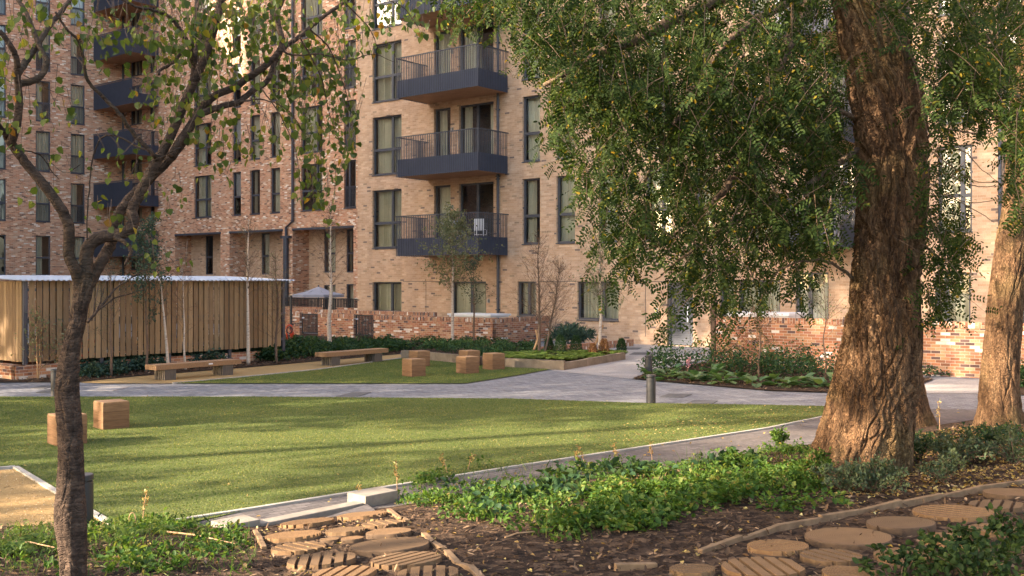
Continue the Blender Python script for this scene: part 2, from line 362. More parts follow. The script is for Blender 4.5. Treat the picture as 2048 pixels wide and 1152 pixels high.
MAT['redpaint'] = noise_mat('red_paint', [(.3,(.42,.045,.02)),(.7,(.5,.07,.03))], 4, .45, 0)
def bark_mat(name, lo, mid, hi, moss, sc_=7, ms=(1,1,.22), b_=.8):
    m, nt, b = new_mat(name); v = maps(nt, objc(nt), ms); n = noise(nt, v, sc_, 8, .7); n2 = noise(nt, v, sc_*4, 6, .7)
    c = ramp(nt, n, [(.28,lo),(.5,mid),(.75,hi)]); c = mix(nt, 1.0, c, ramp(nt, n2, [(.3,(.6,)*3),(.7,(1.3,)*3)]), 'MULTIPLY')
    big = noise(nt, objc(nt), 1.1, 4); c = mix(nt, ramp(nt, big, [(.5,(0,)*3),(.7,(.55,)*3)]), c, moss)
    wv = nd(nt, 'ShaderNodeVectorMath', {0: maps(nt, objc(nt), (1,1,ms[2]*1.3)), 1: nd(nt, 'ShaderNodeTexNoise', {'Vector': objc(nt), 'Scale': 3.0, 'Detail': 3.0}).outputs[1]}, operation='ADD').outputs[0]
    vo = nd(nt, 'ShaderNodeTexVoronoi', {'Vector': wv, 'Scale': sc_*2.6}, feature='DISTANCE_TO_EDGE').outputs[0]
    ed = ramp(nt, vo, [(0,(0,)*3),(.16,(1,)*3)]); vc = nd(nt, 'ShaderNodeTexVoronoi', {'Vector': wv, 'Scale': sc_*2.6}).outputs[1]
    c = mix(nt, 1.0, c, ramp(nt, nd(nt,'ShaderNodeSeparateColor',{0:vc}).outputs[0], [(0,(.72,.7,.68)),(1,(1.25,1.22,1.2))]), 'MULTIPLY')
    setc(nt, b, c, .92, .2); bump(nt, b, mth(nt,'ADD',mth(nt,'MULTIPLY',ed,1.2),mth(nt,'ADD',n,n2)), b_, .03); return m
MAT['rbark'] = bark_mat('furrowed_locust_bark', (.058,.031,.017), (.15,.084,.042), (.26,.16,.085), (.185,.14,.052))
MAT['cbark'] = bark_mat('smooth_brown_bark', (.03,.02,.014), (.062,.042,.03), (.11,.075,.052), (.07,.056,.032), 6, (1,1,2.6), .5)
MAT['lbark'] = bark_mat('grey_limb_bark', (.07,.045,.03), (.14,.095,.06), (.22,.155,.105), (.13,.105,.06), 8, (1,1,1), .5)
def round_mat():
    m, nt, b = new_mat('cut_log_face'); p = objc(nt)
    r = nd(nt, 'ShaderNodeObjectInfo').outputs['Random']
    wv = nd(nt, 'ShaderNodeTexWave', {'Vector': p, 'Scale': 20.0, 'Distortion': 4.0, 'Detail': 4.0, 'Detail Scale': 1.5}, wave_type='RINGS', rings_direction='Z').outputs[1]
    n = noise(nt, p, 5, 6, .7); c = mix(nt, n, (.085,.05,.026), (.225,.14,.072)); c = mix(nt, .16, c, ramp(nt, wv, [(.2,(.12,.066,.032)),(.8,(.34,.215,.11))]))
    c = mix(nt, 1.0, c, ramp(nt, r, [(0,(.72,.74,.78)),(1,(1.2,1.12,1.02))]), 'MULTIPLY'); setc(nt, b, c, .85, .2); bump(nt, b, mth(nt,'ADD',mth(nt,'MULTIPLY',wv,.3),mth(nt,'ADD',n,noise(nt,p,40,4))), .4, .006); return m
MAT['round'] = round_mat()
MAT['rim'] = noise_mat('dark_log_rim', [(.3,(.05,.032,.02)),(.7,(.13,.08,.045))], 9, .9, .5)
MAT['pebble'] = island_mat('gravel_grain', [(0,(.24,.15,.06)),(.6,(.42,.29,.14)),(1,(.55,.45,.30))], .9, (1,1,1), 20, .2, bumps=0)
MAT['bramble'] = leaf_mat('bramble_leaf', [(0,(.018,.035,.012)),(.6,(.034,.062,.018)),(1,(.065,.095,.026))], .3, .6, .12)
MAT['edging'] = noise_mat('weathered_timber_edging', [(.3,(.13,.08,.042)),(.7,(.27,.17,.09))], 7, .9, .3)
EXPO, WB, SKY, SUN, FTN = 2.36, 6600, .15, 4.5, 5600
# ================================================================== SETTING
def sheet(name, pts, z, mat):
    bm = bmesh.new(); vs = [bm.verts.new((x, y, z)) for x, y in pts]
    f = bm.faces.new(vs); f.normal_update()
    if f.normal.z < 0: f.normal_flip()
    bmesh.ops.triangulate(bm, faces=[f]); me = bpy.data.meshes.new(name); bm.to_mesh(me); bm.free(); me.materials.append(mat)
    o = bpy.data.objects.new(name, me); COL.objects.link(o); return struct(o)
G = lambda *a: [g(*q) for q in a]
mb = MB(); mb.face([(-400,-400,-.3),(400,-400,-.3),(400,400,-.3),(-400,400,-.3)]); struct(mb.build('ground', MAT['mulch']))
# paths: one grey sheet, everything else lies on it
sheet('garden_path', [(-45,10),(-4,9),(14,9),(30,16),(30,60),(-45,60)], -.02, MAT['paver'])
FLAGP = [g(1100,740), g(1270,757), g(1300,742), g(1430,712), YF.p(19.1,0).to_2d()[:], YF.p(15.5,0).to_2d()[:], g(1200,700), g(1130,712), g(1252,716)]
sheet('entrance_paving', FLAGP, -.014, MAT['flag'])
LAWN = G((-420,793),(512,793),(1024,797),(1294,806),(1536,809.5),(1650,812),(1655,832),(1536,856),(1024,934),(512,1016),(390,1043),(226,1049),(115,985),(30,934),(-150,948),(-420,940))
sheet('lawn', LAWN, 0, MAT['turf'])
LAWNB = G((350,766.3),(512,752),(640,739),(815,715),(905,723),(1000,731),(1100,738.5),(1024,752),(930,766.5))
sheet('lawn', LAWNB, 0, MAT['turf'])
GRAV = G((205,766.2),(345,766.2),(508,751),(638,738),(813,714),(800,708),(640,722),(480,736),(265,753),(160,764))
sheet('gravel_path', GRAV, -.006, MAT['gravel'])
GRAV2 = G((-420,945),(-150,953),(30,937),(112,988),(222,1052),(300,1110),(-420,1140))
sheet('gravel_path', GRAV2, -.004, MAT['gravel'])
BEDA = G((-300,772),(20,764),(160,763.5),(265,752.5),(480,735.5),(640,721.5),(800,707.5),(803,698),(905,707),(1100,736),(1126,736),(1250,714),(1180,705),(1095,700),(990,692),(745,672),(560,665),(300,672),(0,690),(-300,710))
sheet('planting_bed', BEDA, .006, MAT['mulch'])
BEDD = G((1264,757.5),(1400,769),(1540,781),(1700,786),(1790,786),(1868,758),(1800,748),(1432,724),(1400,726),(1300,743))
sheet('planting_bed', BEDD, .008, MAT['mulch'])
sheet('planting_bed', G((1985,787),(2300,800),(2300,760),(1985,752)), .008, MAT['mulch'])
sheet('slab_path', G((1805,785.5),(1872,758),(1972,757),(1978,786)), -.012, MAT['flag'])
# narrow brown path between lawn and bank
P2 = G((300,1062),(512,1017.5),(1024,935.5),(1536,857.5),(1655,833.5),(1700,815),(2300,822)) + [(20,17.5),(9,16),(4.9,15.2),(-1.6,10.3),(-3.0,9.6)]
sheet('side_path', P2, -.009, MAT['paver2'])
# kerb strips
def kerb(pts, w, z0, z1, mat=None, name='kerb'):
    mb = MB()
    for a, b in zip(pts[:-1], pts[1:]):
        a = Vector((*a,0)); b = Vector((*b,0)); t = (b-a).normalized(); n = Vector((-t.y, t.x, 0))*w/2
        c = [a-n, b-n, b+n, a+n]; mb.hexa([p+Vector((0,0,z0)) for p in c] + [p+Vector((0,0,z1)) for p in c])
    return struct(mb.build(name, mat or MAT['kerb']))
kerb(G((250,1057),(512,1016.5),(1024,934.5),(1536,856.5),(1652,832.5)), .06, -.05, .016)
kerb(G((226,1050),(115,986),(31,935)), .07, -.05, .02)
kerb(G((30,934),(-150,949),(-420,941)), .07, -.05, .018)
kerb(G((345,766.3),(508,751.3),(638,738.3),(813,714.3)), .05, -.05, .012)
# bank of bark mulch
nx, ny = 330, 230
X, Y = np.meshgrid(np.linspace(-13, 17, nx), np.linspace(.4, 19.5, ny))
H = hill(X, Y); s_in = np.clip((H-.02)/.12, 0, 1)
H = np.where(H < 0, H - .06, H) + s_in * ((vnoise(X*3+20, Y*3+9, seed=3, oct=4)-.5)*.055 + (vnoise(X*14+40, Y*14+9, seed=5, oct=2)-.5)*.03)
i = np.arange(nx*ny).reshape(ny, nx); Q = np.stack([i[:-1,:-1], i[:-1,1:], i[1:,1:], i[1:,:-1]], -1).reshape(-1, 4)
struct(np_mesh('mulch_bank', np.stack([X, Y, H], -1).reshape(-1, 3), Q, MAT['mulch'], smooth=True))

# ================================================================== BUILDINGS
def wall(mb, fr, u0, u1, z0, z1, holes, dep=.2, v=0, mi=0):
    us = sorted({u0, u1, *[h[0] for h in holes], *[h[1] for h in holes]}); zs = sorted({z0, z1, *[h[2] for h in holes], *[h[3] for h in holes]})
    us = [u for u in us if u0 <= u <= u1]; zs = [z for z in zs if z0 <= z <= z1]
    for a, b in zip(us[:-1], us[1:]):
        for c, d in zip(zs[:-1], zs[1:]):
            mu, mz = (a+b)/2, (c+d)/2
            if any(h[0] < mu < h[1] and h[2] < mz < h[3] for h in holes): continue
            mb.face([fr.p(a,c,v), fr.p(b,c,v), fr.p(b,d,v), fr.p(a,d,v)], [(a,c),(b,c),(b,d),(a,d)], mi)
    for h in holes:
        ua, ub, za, zb = h[:4]; dp = h[4] if len(h) > 4 else dep
        A = lambda u, z, w: fr.p(u, z, v - w)
        mb.face([A(ua,za,0),A(ua,zb,0),A(ua,zb,dp),A(ua,za,dp)], [(0,za),(0,zb),(dp,zb),(dp,za)], mi)
        mb.face([A(ub,za,dp),A(ub,zb,dp),A(ub,zb,0),A(ub,za,0)], [(dp,za),(dp,zb),(0,zb),(0,za)], mi)
        mb.face([A(ua,zb,0),A(ub,zb,0),A(ub,zb,dp),A(ua,zb,dp)], [(ua,0),(ub,0),(ub,dp),(ua,dp)], mi)
        mb.face([A(ua,za,dp),A(ub,za,dp),A(ub,za,0),A(ua,za,0)], [(ua,0),(ub,0),(ub,dp),(ua,dp)], mi)
wr = random.Random(11)
def window(fr, ua, ub, za, zb, par, org, v=-.16, mull=None, trans=None, sill=True, curtain=None, guard=False, name='window'):
    mb = MB(); t = .075; d0, d1 = v-.04, v+.05
    mb.box(fr, ua, ua+t, za, zb, d0, d1); mb.box(fr, ub-t, ub, za, zb, d0, d1)
    mb.box(fr, ua+t, ub-t, za, za+t, d0, d1); mb.box(fr, ua+t, ub-t, zb-t, zb, d0, d1)
    zt = za + (zb-za)*trans if trans else None; um = ua + (ub-ua)*mull if mull else None
    if um: mb.box(fr, um-.065, um+.065, za+t, zb-t, d0+.002, d1-.002)
    if zt:
        if um: mb.box(fr, ua+t, um-.065, zt-.06, zt+.06, d0+.004, d1+.003); mb.box(fr, um+.065, ub-t, zt-.06, zt+.06, d0+.004, d1+.003)
        else: mb.box(fr, ua+t, ub-t, zt-.06, zt+.06, d0+.004, d1+.003)
    if sill: mb.box(fr, ua-.02, ub+.02, za-.045, za-.002, v-.03, .045)
    w = mb.build(name, MAT['metal'], par, org)
    gl = MB(); gl.face([fr.p(ua+t,za+t,v), fr.p(ub-t,za+t,v), fr.p(ub-t,zb-t,v), fr.p(ua+t,zb-t,v)]); gl.build('pane', MAT['glass'], w, org)
    c = curtain if curtain is not None else wr.choice(['full','full','full','left','right','full','sides','full'])
    if c != 'none':
        cm = MB(); W = ub-ua
        spans = {'full': [(0,1)], 'left': [(0,.55)], 'right': [(.5,1)], 'sides': [(0,.25),(.75,1)], 'blind': [(0,1)]}[c]
        for a, b in spans:
            a = ua + W*a + .03; b = ua + W*b - .03
            if c == 'blind':
                z0 = za + (zb-za)*.42; cm.face([fr.p(a,z0,v-.12), fr.p(b,z0,v-.12), fr.p(b,zb-t,v-.12), fr.p(a,zb-t,v-.12)]); continue
            n = max(6, int((b-a)/.045)); ph = wr.random()*6; fq = wr.uniform(26, 44)
            off = [(.05*math.sin(fq*(a+(b-a)*k/n)+ph) + .025*math.sin(2.3*fq*(a+(b-a)*k/n))) for k in range(n+1)]
            for k in range(n):
                p0, p1 = a+(b-a)*k/n, a+(b-a)*(k+1)/n
                cm.face([fr.p(p0,za+.05,v-.22+off[k]), fr.p(p1,za+.05,v-.22+off[k+1]), fr.p(p1,zb-.04,v-.22+off[k+1]), fr.p(p0,zb-.04,v-.22+off[k])])
        cm.build('roller_blind' if c == 'blind' else 'curtain', MAT['blind' if c == 'blind' else 'curtain'], w, org)
    if guard:
        gm = MB(); top = za + (zb-za)*.44; n = int((ub-ua)/.1)
        for k in range(n+1):
            u = ua + .05 + (ub-ua-.1)*k/n; gm.box(fr, u-.012, u+.012, za+.08, top, v+.08, v+.1)
        gm.box(fr, ua+.03, ub-.03, top, top+.04, v+.07, v+.11); gm.box(fr, ua+.03, ub-.03, za+.03, za+.08, v+.07, v+.11); gm.build('guard_rail', MAT['metal'], w, org)
    return w
def balcony(fr, u0, u1, zb, dep, par, org, solid=False, open_left=False):
    """slab, slatted railing down over the slab edge, kick panel behind the slats"""
    mb = MB(); mb.box(fr, u0+.05, u1-.05, zb+.04, zb+.42, .0, dep-.06); s = mb.build('balcony', MAT['soffit'], par, org)
    top = zb + 1.75; r = MB(); pit = .104
    n = int((u1-u0)/pit)
    for k in range(n+1):
        u = u0 + (u1-u0)*k/n; r.box(fr, u-.015, u+.015, zb, top, dep-.022, dep)
    n = int(dep/pit)
    for uu in ((u0, u1) if not open_left else (u1,)):
        for k in range(1, n):
            w = dep*k/n; r.box(fr, uu-.011, uu+.011, zb, top, w-.015, w+.015)
        r.box(fr, uu-.035, uu+.035, top+.001, top+.04, .02, dep+.006)
    r.box(fr, u0-.034, u1+.034, top, top+.041, dep-.062, dep+.007)
    r.build('railing', MAT['metal'], s, org)
    k = MB(); hz = zb + (1.68 if solid else .78)
    k.box(fr, u0+.03, u1-.03, zb+.02, hz, dep-.06, dep-.035)
    for uu in ((u0+.03, u1-.042) if not open_left else (u1-.042,)): k.box(fr, uu, uu+.012, zb+.02, zb+.78, .02, dep-.08)
    k.build('kick_panel', MAT['navy'], s, org)
    return s
ST = 3.51
# ---- buff brick block
borg = YF.p(14, 0); YB = thing('apartment_block', 'buff brick apartment block with slatted dark balconies, behind the garden walls', 'building', borg)
UY0, UY1, YT = 0.0, 62.0, 27.0
holes, wins = [], []
def win(lst, hl, ua, ub, za, zb, **k): hl.append((ua, ub, za, zb)); lst.append((ua, ub, za, zb, k))
cols = [(YF.u(745), YF.u(803), dict(mull=.64, trans=.43)),
        (YF.u(868), YF.u(901), dict(door=1)), (YF.u(918), YF.u(987), dict(door=1, mull=.5)),
        (YF.u(1045), YF.u(1080), dict(trans=.43)), (YF.u(1113), YF.u(1150), dict(trans=.43)),
        (YF.u(1198), YF.u(1240), dict(trans=.43)), (YF.u(1292), YF.u(1345), dict(mull=.6, trans=.43)), (YF.u(1392), YF.u(1424), dict(trans=.43)),
        (YF.u(1500), YF.u(1540), dict(trans=.43)), (YF.u(1612), YF.u(1640), dict(door=1)), (YF.u(1662), YF.u(1712), dict(door=1, mull=.5)),
        (YF.u(1772), YF.u(1812), dict(trans=.43)), (YF.u(1876), YF.u(1944), dict(mull=.7, trans=.42)), (YF.u(2006), YF.u(2060), dict(trans=.43))]
for r in range(0, 5):
    for (a, b, k) in cols:
        k = dict(k); za, zb = 4.05 + r*ST, 6.83 + r*ST
        if k.pop('door', 0): za = 3.99 + r*ST - .05; k['sill'] = False
        if 8.5 > a > 6.2: k['curtain'] = ['none','sides','left','full','full'][r]
        win(wins, holes, a, b, za, zb, **k)
for px0, px1, y0, y1, k in [(745,803,564,624,dict(mull=.62)), (903,972,563,630,dict(mull=.55)), (1035,1072,563,632,dict(mull=.55)), (1155,1237,563,640,dict(mull=.6)),
                            (1440,1468,560,634,dict()), (1478,1560,560,634,dict(mull=.5)), (1592,1657,545,650,dict(mull=.4)), (1870,1941,545,668,dict(mull=.3)), (2040,2090,545,668,dict())]:
    pc = px0 if px0 < 1100 else px1
    win(wins, holes, YF.u(px0), YF.u(px1), YF.z((px0+px1)/2, y1), YF.z((px0+px1)/2, y0), curtain='full', **k)
DU0, DU1, DZ = YF.u(1334), YF.u(1386), YF.z(1360, 563)
holes.append((DU0, DU1, .0, DZ)); FU0, FU1 = YF.u(1362), YF.u(1386)
win(wins, holes, FU0, FU1, YF.z(1374, 553), YF.z(1374, 535), curtain='none', sill=False)
mb = MB(); wall(mb, YF, UY0, UY1, -.1, YT, holes)
P = lambda u, v, z: YF.p(u, z, v)
for (a, b, c, d) in ((P(UY0,-14,-.1), P(UY0,0,-.1), P(UY0,0,YT), P(UY0,-14,YT)), (P(UY1,0,-.1), P(UY1,-14,-.1), P(UY1,-14,YT), P(UY1,0,YT)), (P(UY1,-14,-.1), P(UY0,-14,-.1), P(UY0,-14,YT), P(UY1,-14,YT))):
    L = (Vector(b)-Vector(a)).length; mb.face([a,b,c,d], [(0,-.1),(L,-.1),(L,YT),(0,YT)])
mb.face([P(UY0,0,YT), P(UY1,0,YT), P(UY1,-14,YT), P(UY0,-14,YT)])
mb.build('brick_wall', MAT['buff'], YB, borg)
mb = MB(); mb.face([YF.p(UY0+.1,-.1,-1.6), YF.p(UY1-.1,-.1,-1.6), YF.p(UY1-.1,YT-.1,-1.6), YF.p(UY0+.1,YT-.1,-1.6)])
for r in range(7): z = .35 if r == 0 else 3.95 + (r-1)*ST; mb.box(YF, UY0+.1, UY1-.1, z-.35, z-.02, -1.59, -.4)
mb.build('interior', MAT['dark'], YB, borg)
for (a, b, za, zb, k) in wins: window(YF, a, b, za, zb, YB, borg, **k)
for r in range(0, 5): balcony(YF, 4.67, 9.41, 3.57 + r*ST, 2.06, YB, borg)
bu0, bu1 = YF.u(1600), YF.u(1722)
for r in range(0, 4): balcony(YF, bu0, bu1, 3.57 + r*ST, 2.06, YB, borg)
# entrance door
mb = MB(); mb.box(YF, DU0, DU0+.09, .02, DZ, -.2, -.1); mb.box(YF, DU1-.09, DU1, .02, DZ, -.2, -.1); mb.box(YF, DU0+.09, DU1-.09, DZ-.1, DZ, -.2, -.1)
dr = mb.build('entrance_door', MAT['metal'], YB, borg)
mb = MB(); mb.box(YF, DU0+.09, DU1-.09, .02, DZ-.1, -.19, -.16)
for k in range(24): z = .12 + k*(DZ-.35)/24; mb.box(YF, DU0+.2, DU1-.2, z, z+.04, -.158, -.135)
mb.build('louvred_leaf', MAT['metal'], dr, borg)
mb = MB(); mb.box(YF, DU1-.3, DU1-.26, .9, 1.5, -.13, -.09); mb.build('handle', MAT['white'], dr, borg)
mb = MB(); u = YF.u(1313); mb.box(YF, u-.06, u+.06, 1.2, 1.42, 0.0, .04); mb.build('entry_panel', MAT['white'], YB, borg)
mb = MB(); mb.box(YF, u-.035, u+.02, 1.27, 1.34, .041, .05); m_, nt_, b_ = new_mat('yellow_sticker'); setc(nt_, b_, (.6,.5,.05), .6); mb.build('sticker', m_, YB, borg)
for u in (YF.u(905.5), YF.u(978)):
    for z in ([5.75 + r*ST for r in range(4)] if u < 7 else [1.55]):
        mb = MB(); mb.box(YF, u-.05, u+.05, z-.05, z+.15, .0, .02); mb.box(YF, u-.035, u+.035, z-.02, z+.12, .021, .12); mb.build('wall_light', MAT['kerb'], YB, borg)
for px, top in ((998, YT-1), (2001, YT-1)):
    u = YF.u(px); mb = MB(); mb.tube([YF.p(u,.0,.09), YF.p(u,top,.09)], .055, 8)
    for k in range(9): z = 1.2 + k*2.9; mb.box(YF, u-.08, u+.08, z, z+.05, .0, .15)
    mb.build('downpipe', MAT['metal'], YB, borg)
mb = MB()
for px in (852, 1112, 1291): u = YF.u(px); mb.box(YF, u-.012, u+.012, .3, 2.44, -.01, .004)
mb.box(YF, YF.u(803)+.1, YF.u(903)-.1, 2.44, 2.462, -.01, .005); mb.box(YF, YF.u(1075), YF.u(1153), 2.44, 2.462, -.01, .005); mb.box(YF, YF.u(1240), DU0-.05, 2.44, 2.462, -.01, .005)
mb.build('movement_joint', MAT['dark'], YB, borg)

# ---- red brick building, two wings round an inner corner
rorg = RF.p(0, 0); RB = thing('apartment_block', 'red brick apartment block with mixed white bricks, behind the timber shed', 'building', rorg)
RT = 34.0; RU1 = 27.0
RZ = lambda px, py: RF.z(px, py)
holes, wins = [], []
rcols = [(260,284,dict(mull=.5)), (299,309,dict()), (388,423,dict(mull=.62, trans=.43)), (465,482,dict(trans=.43, curtain='blind')), (500,520,dict(trans=.43)), (541,560,dict(trans=.43)), (602,645,dict(mull=.7, trans=.43)), (688,712,dict(mull=.35, trans=.43, guard=True))]
for r in range(0, 6):
    for a, b, k in rcols: win(wins, holes, RF.u(a), RF.u(b), 6.76 + r*ST, 9.57 + r*ST, **k)
for a, b, k in rcols[:2]: win(wins, holes, RF.u(a), RF.u(b), 3.3, 6.06, **k)
REC = [(350,441), (459,565), (585,707)]
for a, b in REC: holes.append((RF.u(a), RF.u(b), -.1, 5.73, 1.3))
mb = MB(); wall(mb, RF, 0, RU1, -.1, RT, holes)
# left wing
lh, lw = [], []
lcols = [(-140,-110,dict(trans=.42, guard=True)), (-72,-40,dict(trans=.42)), (-16,12,dict(trans=.42, guard=True)), (71.6,100.8,dict(trans=.45, guard=True)), (141.4,169.8,dict(trans=.44, guard=True))]
z1 = LF.z(86, 471.4); z2 = LF.z(86, 363); zb1 = LF.z(86, 550.8); zb2 = LF.z(86, 443.3)
for a, b, k in lcols:
    win(lw, lh, LF.u(a), LF.u(b), zb1, z1, **{**k, 'guard': False})
    for r in range(0, 6): win(lw, lh, LF.u(a), LF.u(b), zb2 + r*ST, z2 + r*ST, **k)
wall(mb, LF, -6, 40, -.1, RT, lh)
a, b = LF.p(-6,0,0), LF.p(40,0,0)
for fr, u0, u1 in ((LF,-6,40),(RF,0,RU1)):
    mb.face([fr.p(u0,RT,0), fr.p(u1,RT,0), fr.p(u1,RT,-14), fr.p(u0,RT,-14)]); L = u1-u0
    mb.face([fr.p(u1,-.1,-14), fr.p(u0,-.1,-14), fr.p(u0,RT,-14), fr.p(u1,RT,-14)], [(0,0),(L,0),(L,RT),(0,RT)])
mb.face([LF.p(-6,-.1,-14), LF.p(-6,-.1,0), LF.p(-6,RT,0), LF.p(-6,RT,-14)], [(0,0),(14,0),(14,RT),(0,RT)])
mb.face([RF.p(RU1,-.1,0), RF.p(RU1,-.1,-14), RF.p(RU1,RT,-14), RF.p(RU1,RT,0)], [(0,0),(14,0),(14,RT),(0,RT)])
mb.build('brick_wall', MAT['red'], RB, rorg)
mb = MB(); mb.face([RF.p(-4,5.8,-1.6), RF.p(RU1-.1,5.8,-1.6), RF.p(RU1-.1,RT-.1,-1.6), RF.p(-4,RT-.1,-1.6)])
mb.face([RF.p(-4,-.1,-3), RF.p(RU1-.1,-.1,-3), RF.p(RU1-.1,5.9,-3), RF.p(-4,5.9,-3)])
mb.face([LF.p(-5.9,-.1,-1.6), LF.p(43.5,-.1,-1.6), LF.p(43.5,RT-.1,-1.6), LF.p(-5.9,RT-.1,-1.6)])
for r in range(8): mb.box(RF, .2, RU1-.1, 6.2+r*ST, 6.6+r*ST, -1.59, -.4); mb.box(LF, -5.9, 39.8, zb1-.55+r*ST, zb1-.2+r*ST, -1.59, -.4)
mb.build('interior', MAT['dark'], RB, rorg)
for (a, b, za, zb, k) in wins: window(RF, a, b, za, zb, RB, rorg, **k)
for (a, b, za, zb, k) in lw: window(LF, a, b, za, zb, RB, rorg, **k)
# recess back walls of buff brick with narrow windows
mb = MB(); rw = []; rh = []
for a, b, y0, y1 in ((411,426,468,549), (523,539,462,549), (648,671,459,545), (693,708,455,545), (648,671,570,625), (693,708,568,625)):
    rh.append((RF.u(a,-1.3), RF.u(b,-1.3), RF.z((a+b)/2,y1,-1.3), RF.z((a+b)/2,y0,-1.3)-.0))
wall(mb, RF, RF.u(350)-.02, RF.u(707)+.02, -.1, 5.75, [(a,b,c,min(d,5.6)) for a,b,c,d in rh], .12, -1.3); mb.build('recess_wall', MAT['buff2'], RB, rorg)
for a,b,c,d in rh: window(RF, a, b, c, min(d,5.6), RB, rorg, v=-1.4, trans=.45 if d-c>2 else None, sill=False)
mb = MB()
for a, b in REC: mb.box(RF, RF.u(a)-.05, RF.u(b)+.05, 5.6, 5.725, -.25, .012)
mb.build('lintel', MAT['metal'], RB, rorg)
zt = [RF.z(318, y) for y in (405/3.84,)][0]
ub = RF.u(318); ul = ub - 7.05
for r in range(-1, 5): balcony(RF, ul, ub, 7.95 + (r-0)*ST - .25, 2.08, RB, rorg, solid=True, open_left=True)
for px in (248.5,): u = RF.u(px); mb = MB(); mb.tube([RF.p(u,0,.1), RF.p(u,RT-1,.1)], .07, 8); mb.build('downpipe', MAT['metal'], RB, rorg)
u, u2 = RF.u(588), RF.u(575); mb = MB(); mb.tube([RF.p(u,RT-1,.12), RF.p(u,RF.z(588,443),.12), RF.p(u2,RF.z(575,455),.12), RF.p(u2,0,.12)], .085, 8)
mb.box(RF, u2-.4, u2+.4, RF.z(575,477), RF.z(575,472), .0, .25); mb.tube([RF.p(u2,RF.z(575,474),.14), RF.p(u2,0,.14)], .17, 10); mb.build('downpipe', MAT['metal'], RB, rorg)

# ---- blocks across the court (outside the frame to the left): the tall one shades the buff facade, the low one is mirrored in its windows
def court_block(x, y, L, HT, dep, lab, nc, nr):
    fr = Fr((x, y), (.37, -.93)); 
    if fr.n.x < 0: fr = Fr((x + .37*L, y - .93*L), (-.37, .93))
    org = fr.p(L/2, 0); t = thing('apartment_block', lab, 'building', org); holes = [(1.2+3.3*c, 2.9+3.3*c, 2.2+3.9*r, 4.6+3.9*r) for r in range(nr) for c in range(nc)]
    mb = MB(); wall(mb, fr, 0, L, -.1, HT, holes, .2)
    for (ua,va),(ub_,vb) in (((0,-dep),(0,0)), ((L,0),(L,-dep)), ((L,-dep),(0,-dep))):
        l = math.hypot(ua-ub_, va-vb); mb.face([fr.p(ua,-.1,va), fr.p(ub_,-.1,vb), fr.p(ub_,HT,vb), fr.p(ua,HT,va)], [(0,0),(l,0),(l,HT),(0,HT)])
    mb.face([fr.p(0,HT,0), fr.p(L,HT,0), fr.p(L,HT,-dep), fr.p(0,HT,-dep)]); mb.build('brick_wall', MAT['red'], t, org)
    for h in holes: window(fr, *h, t, org, trans=.4, curtain='none', sill=False)
court_block(-90.3, 37.1, 32.4, 66.0, 9, 'tall red brick tower far across the court, outside the view on the left', 9, 12)
court_block(-66, 62, 46, 28.0, 9, 'lower red brick terrace across the court, mirrored in the buff block windows', 13, 6)
# ================================================================== GARDEN WALLS, GATES
def gwall(name, segs, top, lab, extra=None):
    """brick garden wall with a soldier course on top; segs in (frame, u0, u1, v) ; gates leave gaps"""
    fr, u0, _, v, _z = segs[0]; org = fr.p((u0+segs[-1][2])/2 if segs[-1][0] is fr else u0, 0, v)
    t = thing('garden_wall', lab, 'wall', org); mb = MB(); cp = MB()
    for fr, a, b, v, z0 in segs:
        mb.box(fr, a, b, z0, top-.16, v-.22, v); cp.box(fr, a-.004, b+.004, top-.158, top, v-.224, v+.004)
    mb.build('brickwork', MAT['garden'], t, org); cp.build('coping', MAT['soldier'], t, org); return t
gu = lambda px: YF.u(px, 3.81)
SIDE = Fr(YF.p(11.64, 0, 3.81).to_2d()[:], (-YF.n.x, -YF.n.y))    # return wall, from the corner back to the facade
gwall('w', [(YF, gu(747), 11.64, 3.81, -.05)], 1.01, 'low red brick garden wall with a sunlit patch, right of the black gates')
t = gwall('w', [(SIDE, .003, 3.8, 0, -.05)], 1.01, 'short return of the low brick garden wall, running from its corner back to the facade')
gwall('w', [(YF, gu(636), gu(707), 3.81, -.05)], 1.01, 'short brick garden wall piece between the two black gates')
gwall('w', [(YF, gu(540), gu(599), 3.81, -.05)], 1.03, 'brick garden wall piece beside the red standpipe and shed')
def gate(a, b, top, lab):
    org = YF.p((a+b)/2, 0, 3.7); t = thing('garden_gate', lab, 'gate', org)
    f = MB(); f.box(YF, a+.02, a+.07, .05, top, 3.66, 3.71); f.box(YF, b-.07, b-.02, .05, top, 3.66, 3.71); f.box(YF, a+.07, b-.07, top-.05, top, 3.665, 3.705); f.box(YF, a+.07, b-.07, .1, .15, 3.665, 3.705); f.build('frame', MAT['black'], t, org)
    p = MB(); n = max(6, int((b-a)/.1))
    for k in range(1, n): u = a+.07+(b-a-.14)*k/n; p.box(YF, u-.02, u+.02, .151, top-.051, 3.672, 3.698)
    p.build('bars', MAT['black'], t, org)
    l = MB(); l.box(YF, a+.06, a+.2, top-.22, top-.16, 3.715, 3.74); l.build('latch', MAT['roof'], t, org)
gate(gu(707), gu(747), 1.0, 'black slatted garden gate at the left end of the sunlit brick wall')
gate(gu(600), gu(636), .98, 'black slatted garden gate nearest the red standpipe')
gwall('w', [(YF, YF.u(1432,6.77), 34.0, 6.77, -.05)], 1.405, 'taller orange brick garden wall behind the large tree trunk')
gwall('w', [(YF, -2.2, 6.5, 1.6, -.05)], 1.1, 'inner terrace wall with dark coping behind the garden gates')
o = YF.p(8, .88, 2.9); mb = MB(); mb.box(YF, 9.0, 11.3, 1.08, 1.15, 2.2, 3.5); mb.box(YF, 9.06, 11.24, 1.02, 1.079, 2.26, 3.44); tag(mb.build('store_roof', MAT['white'], None, o), 'flat pale bin store roof just above the low brick wall', 'roof')
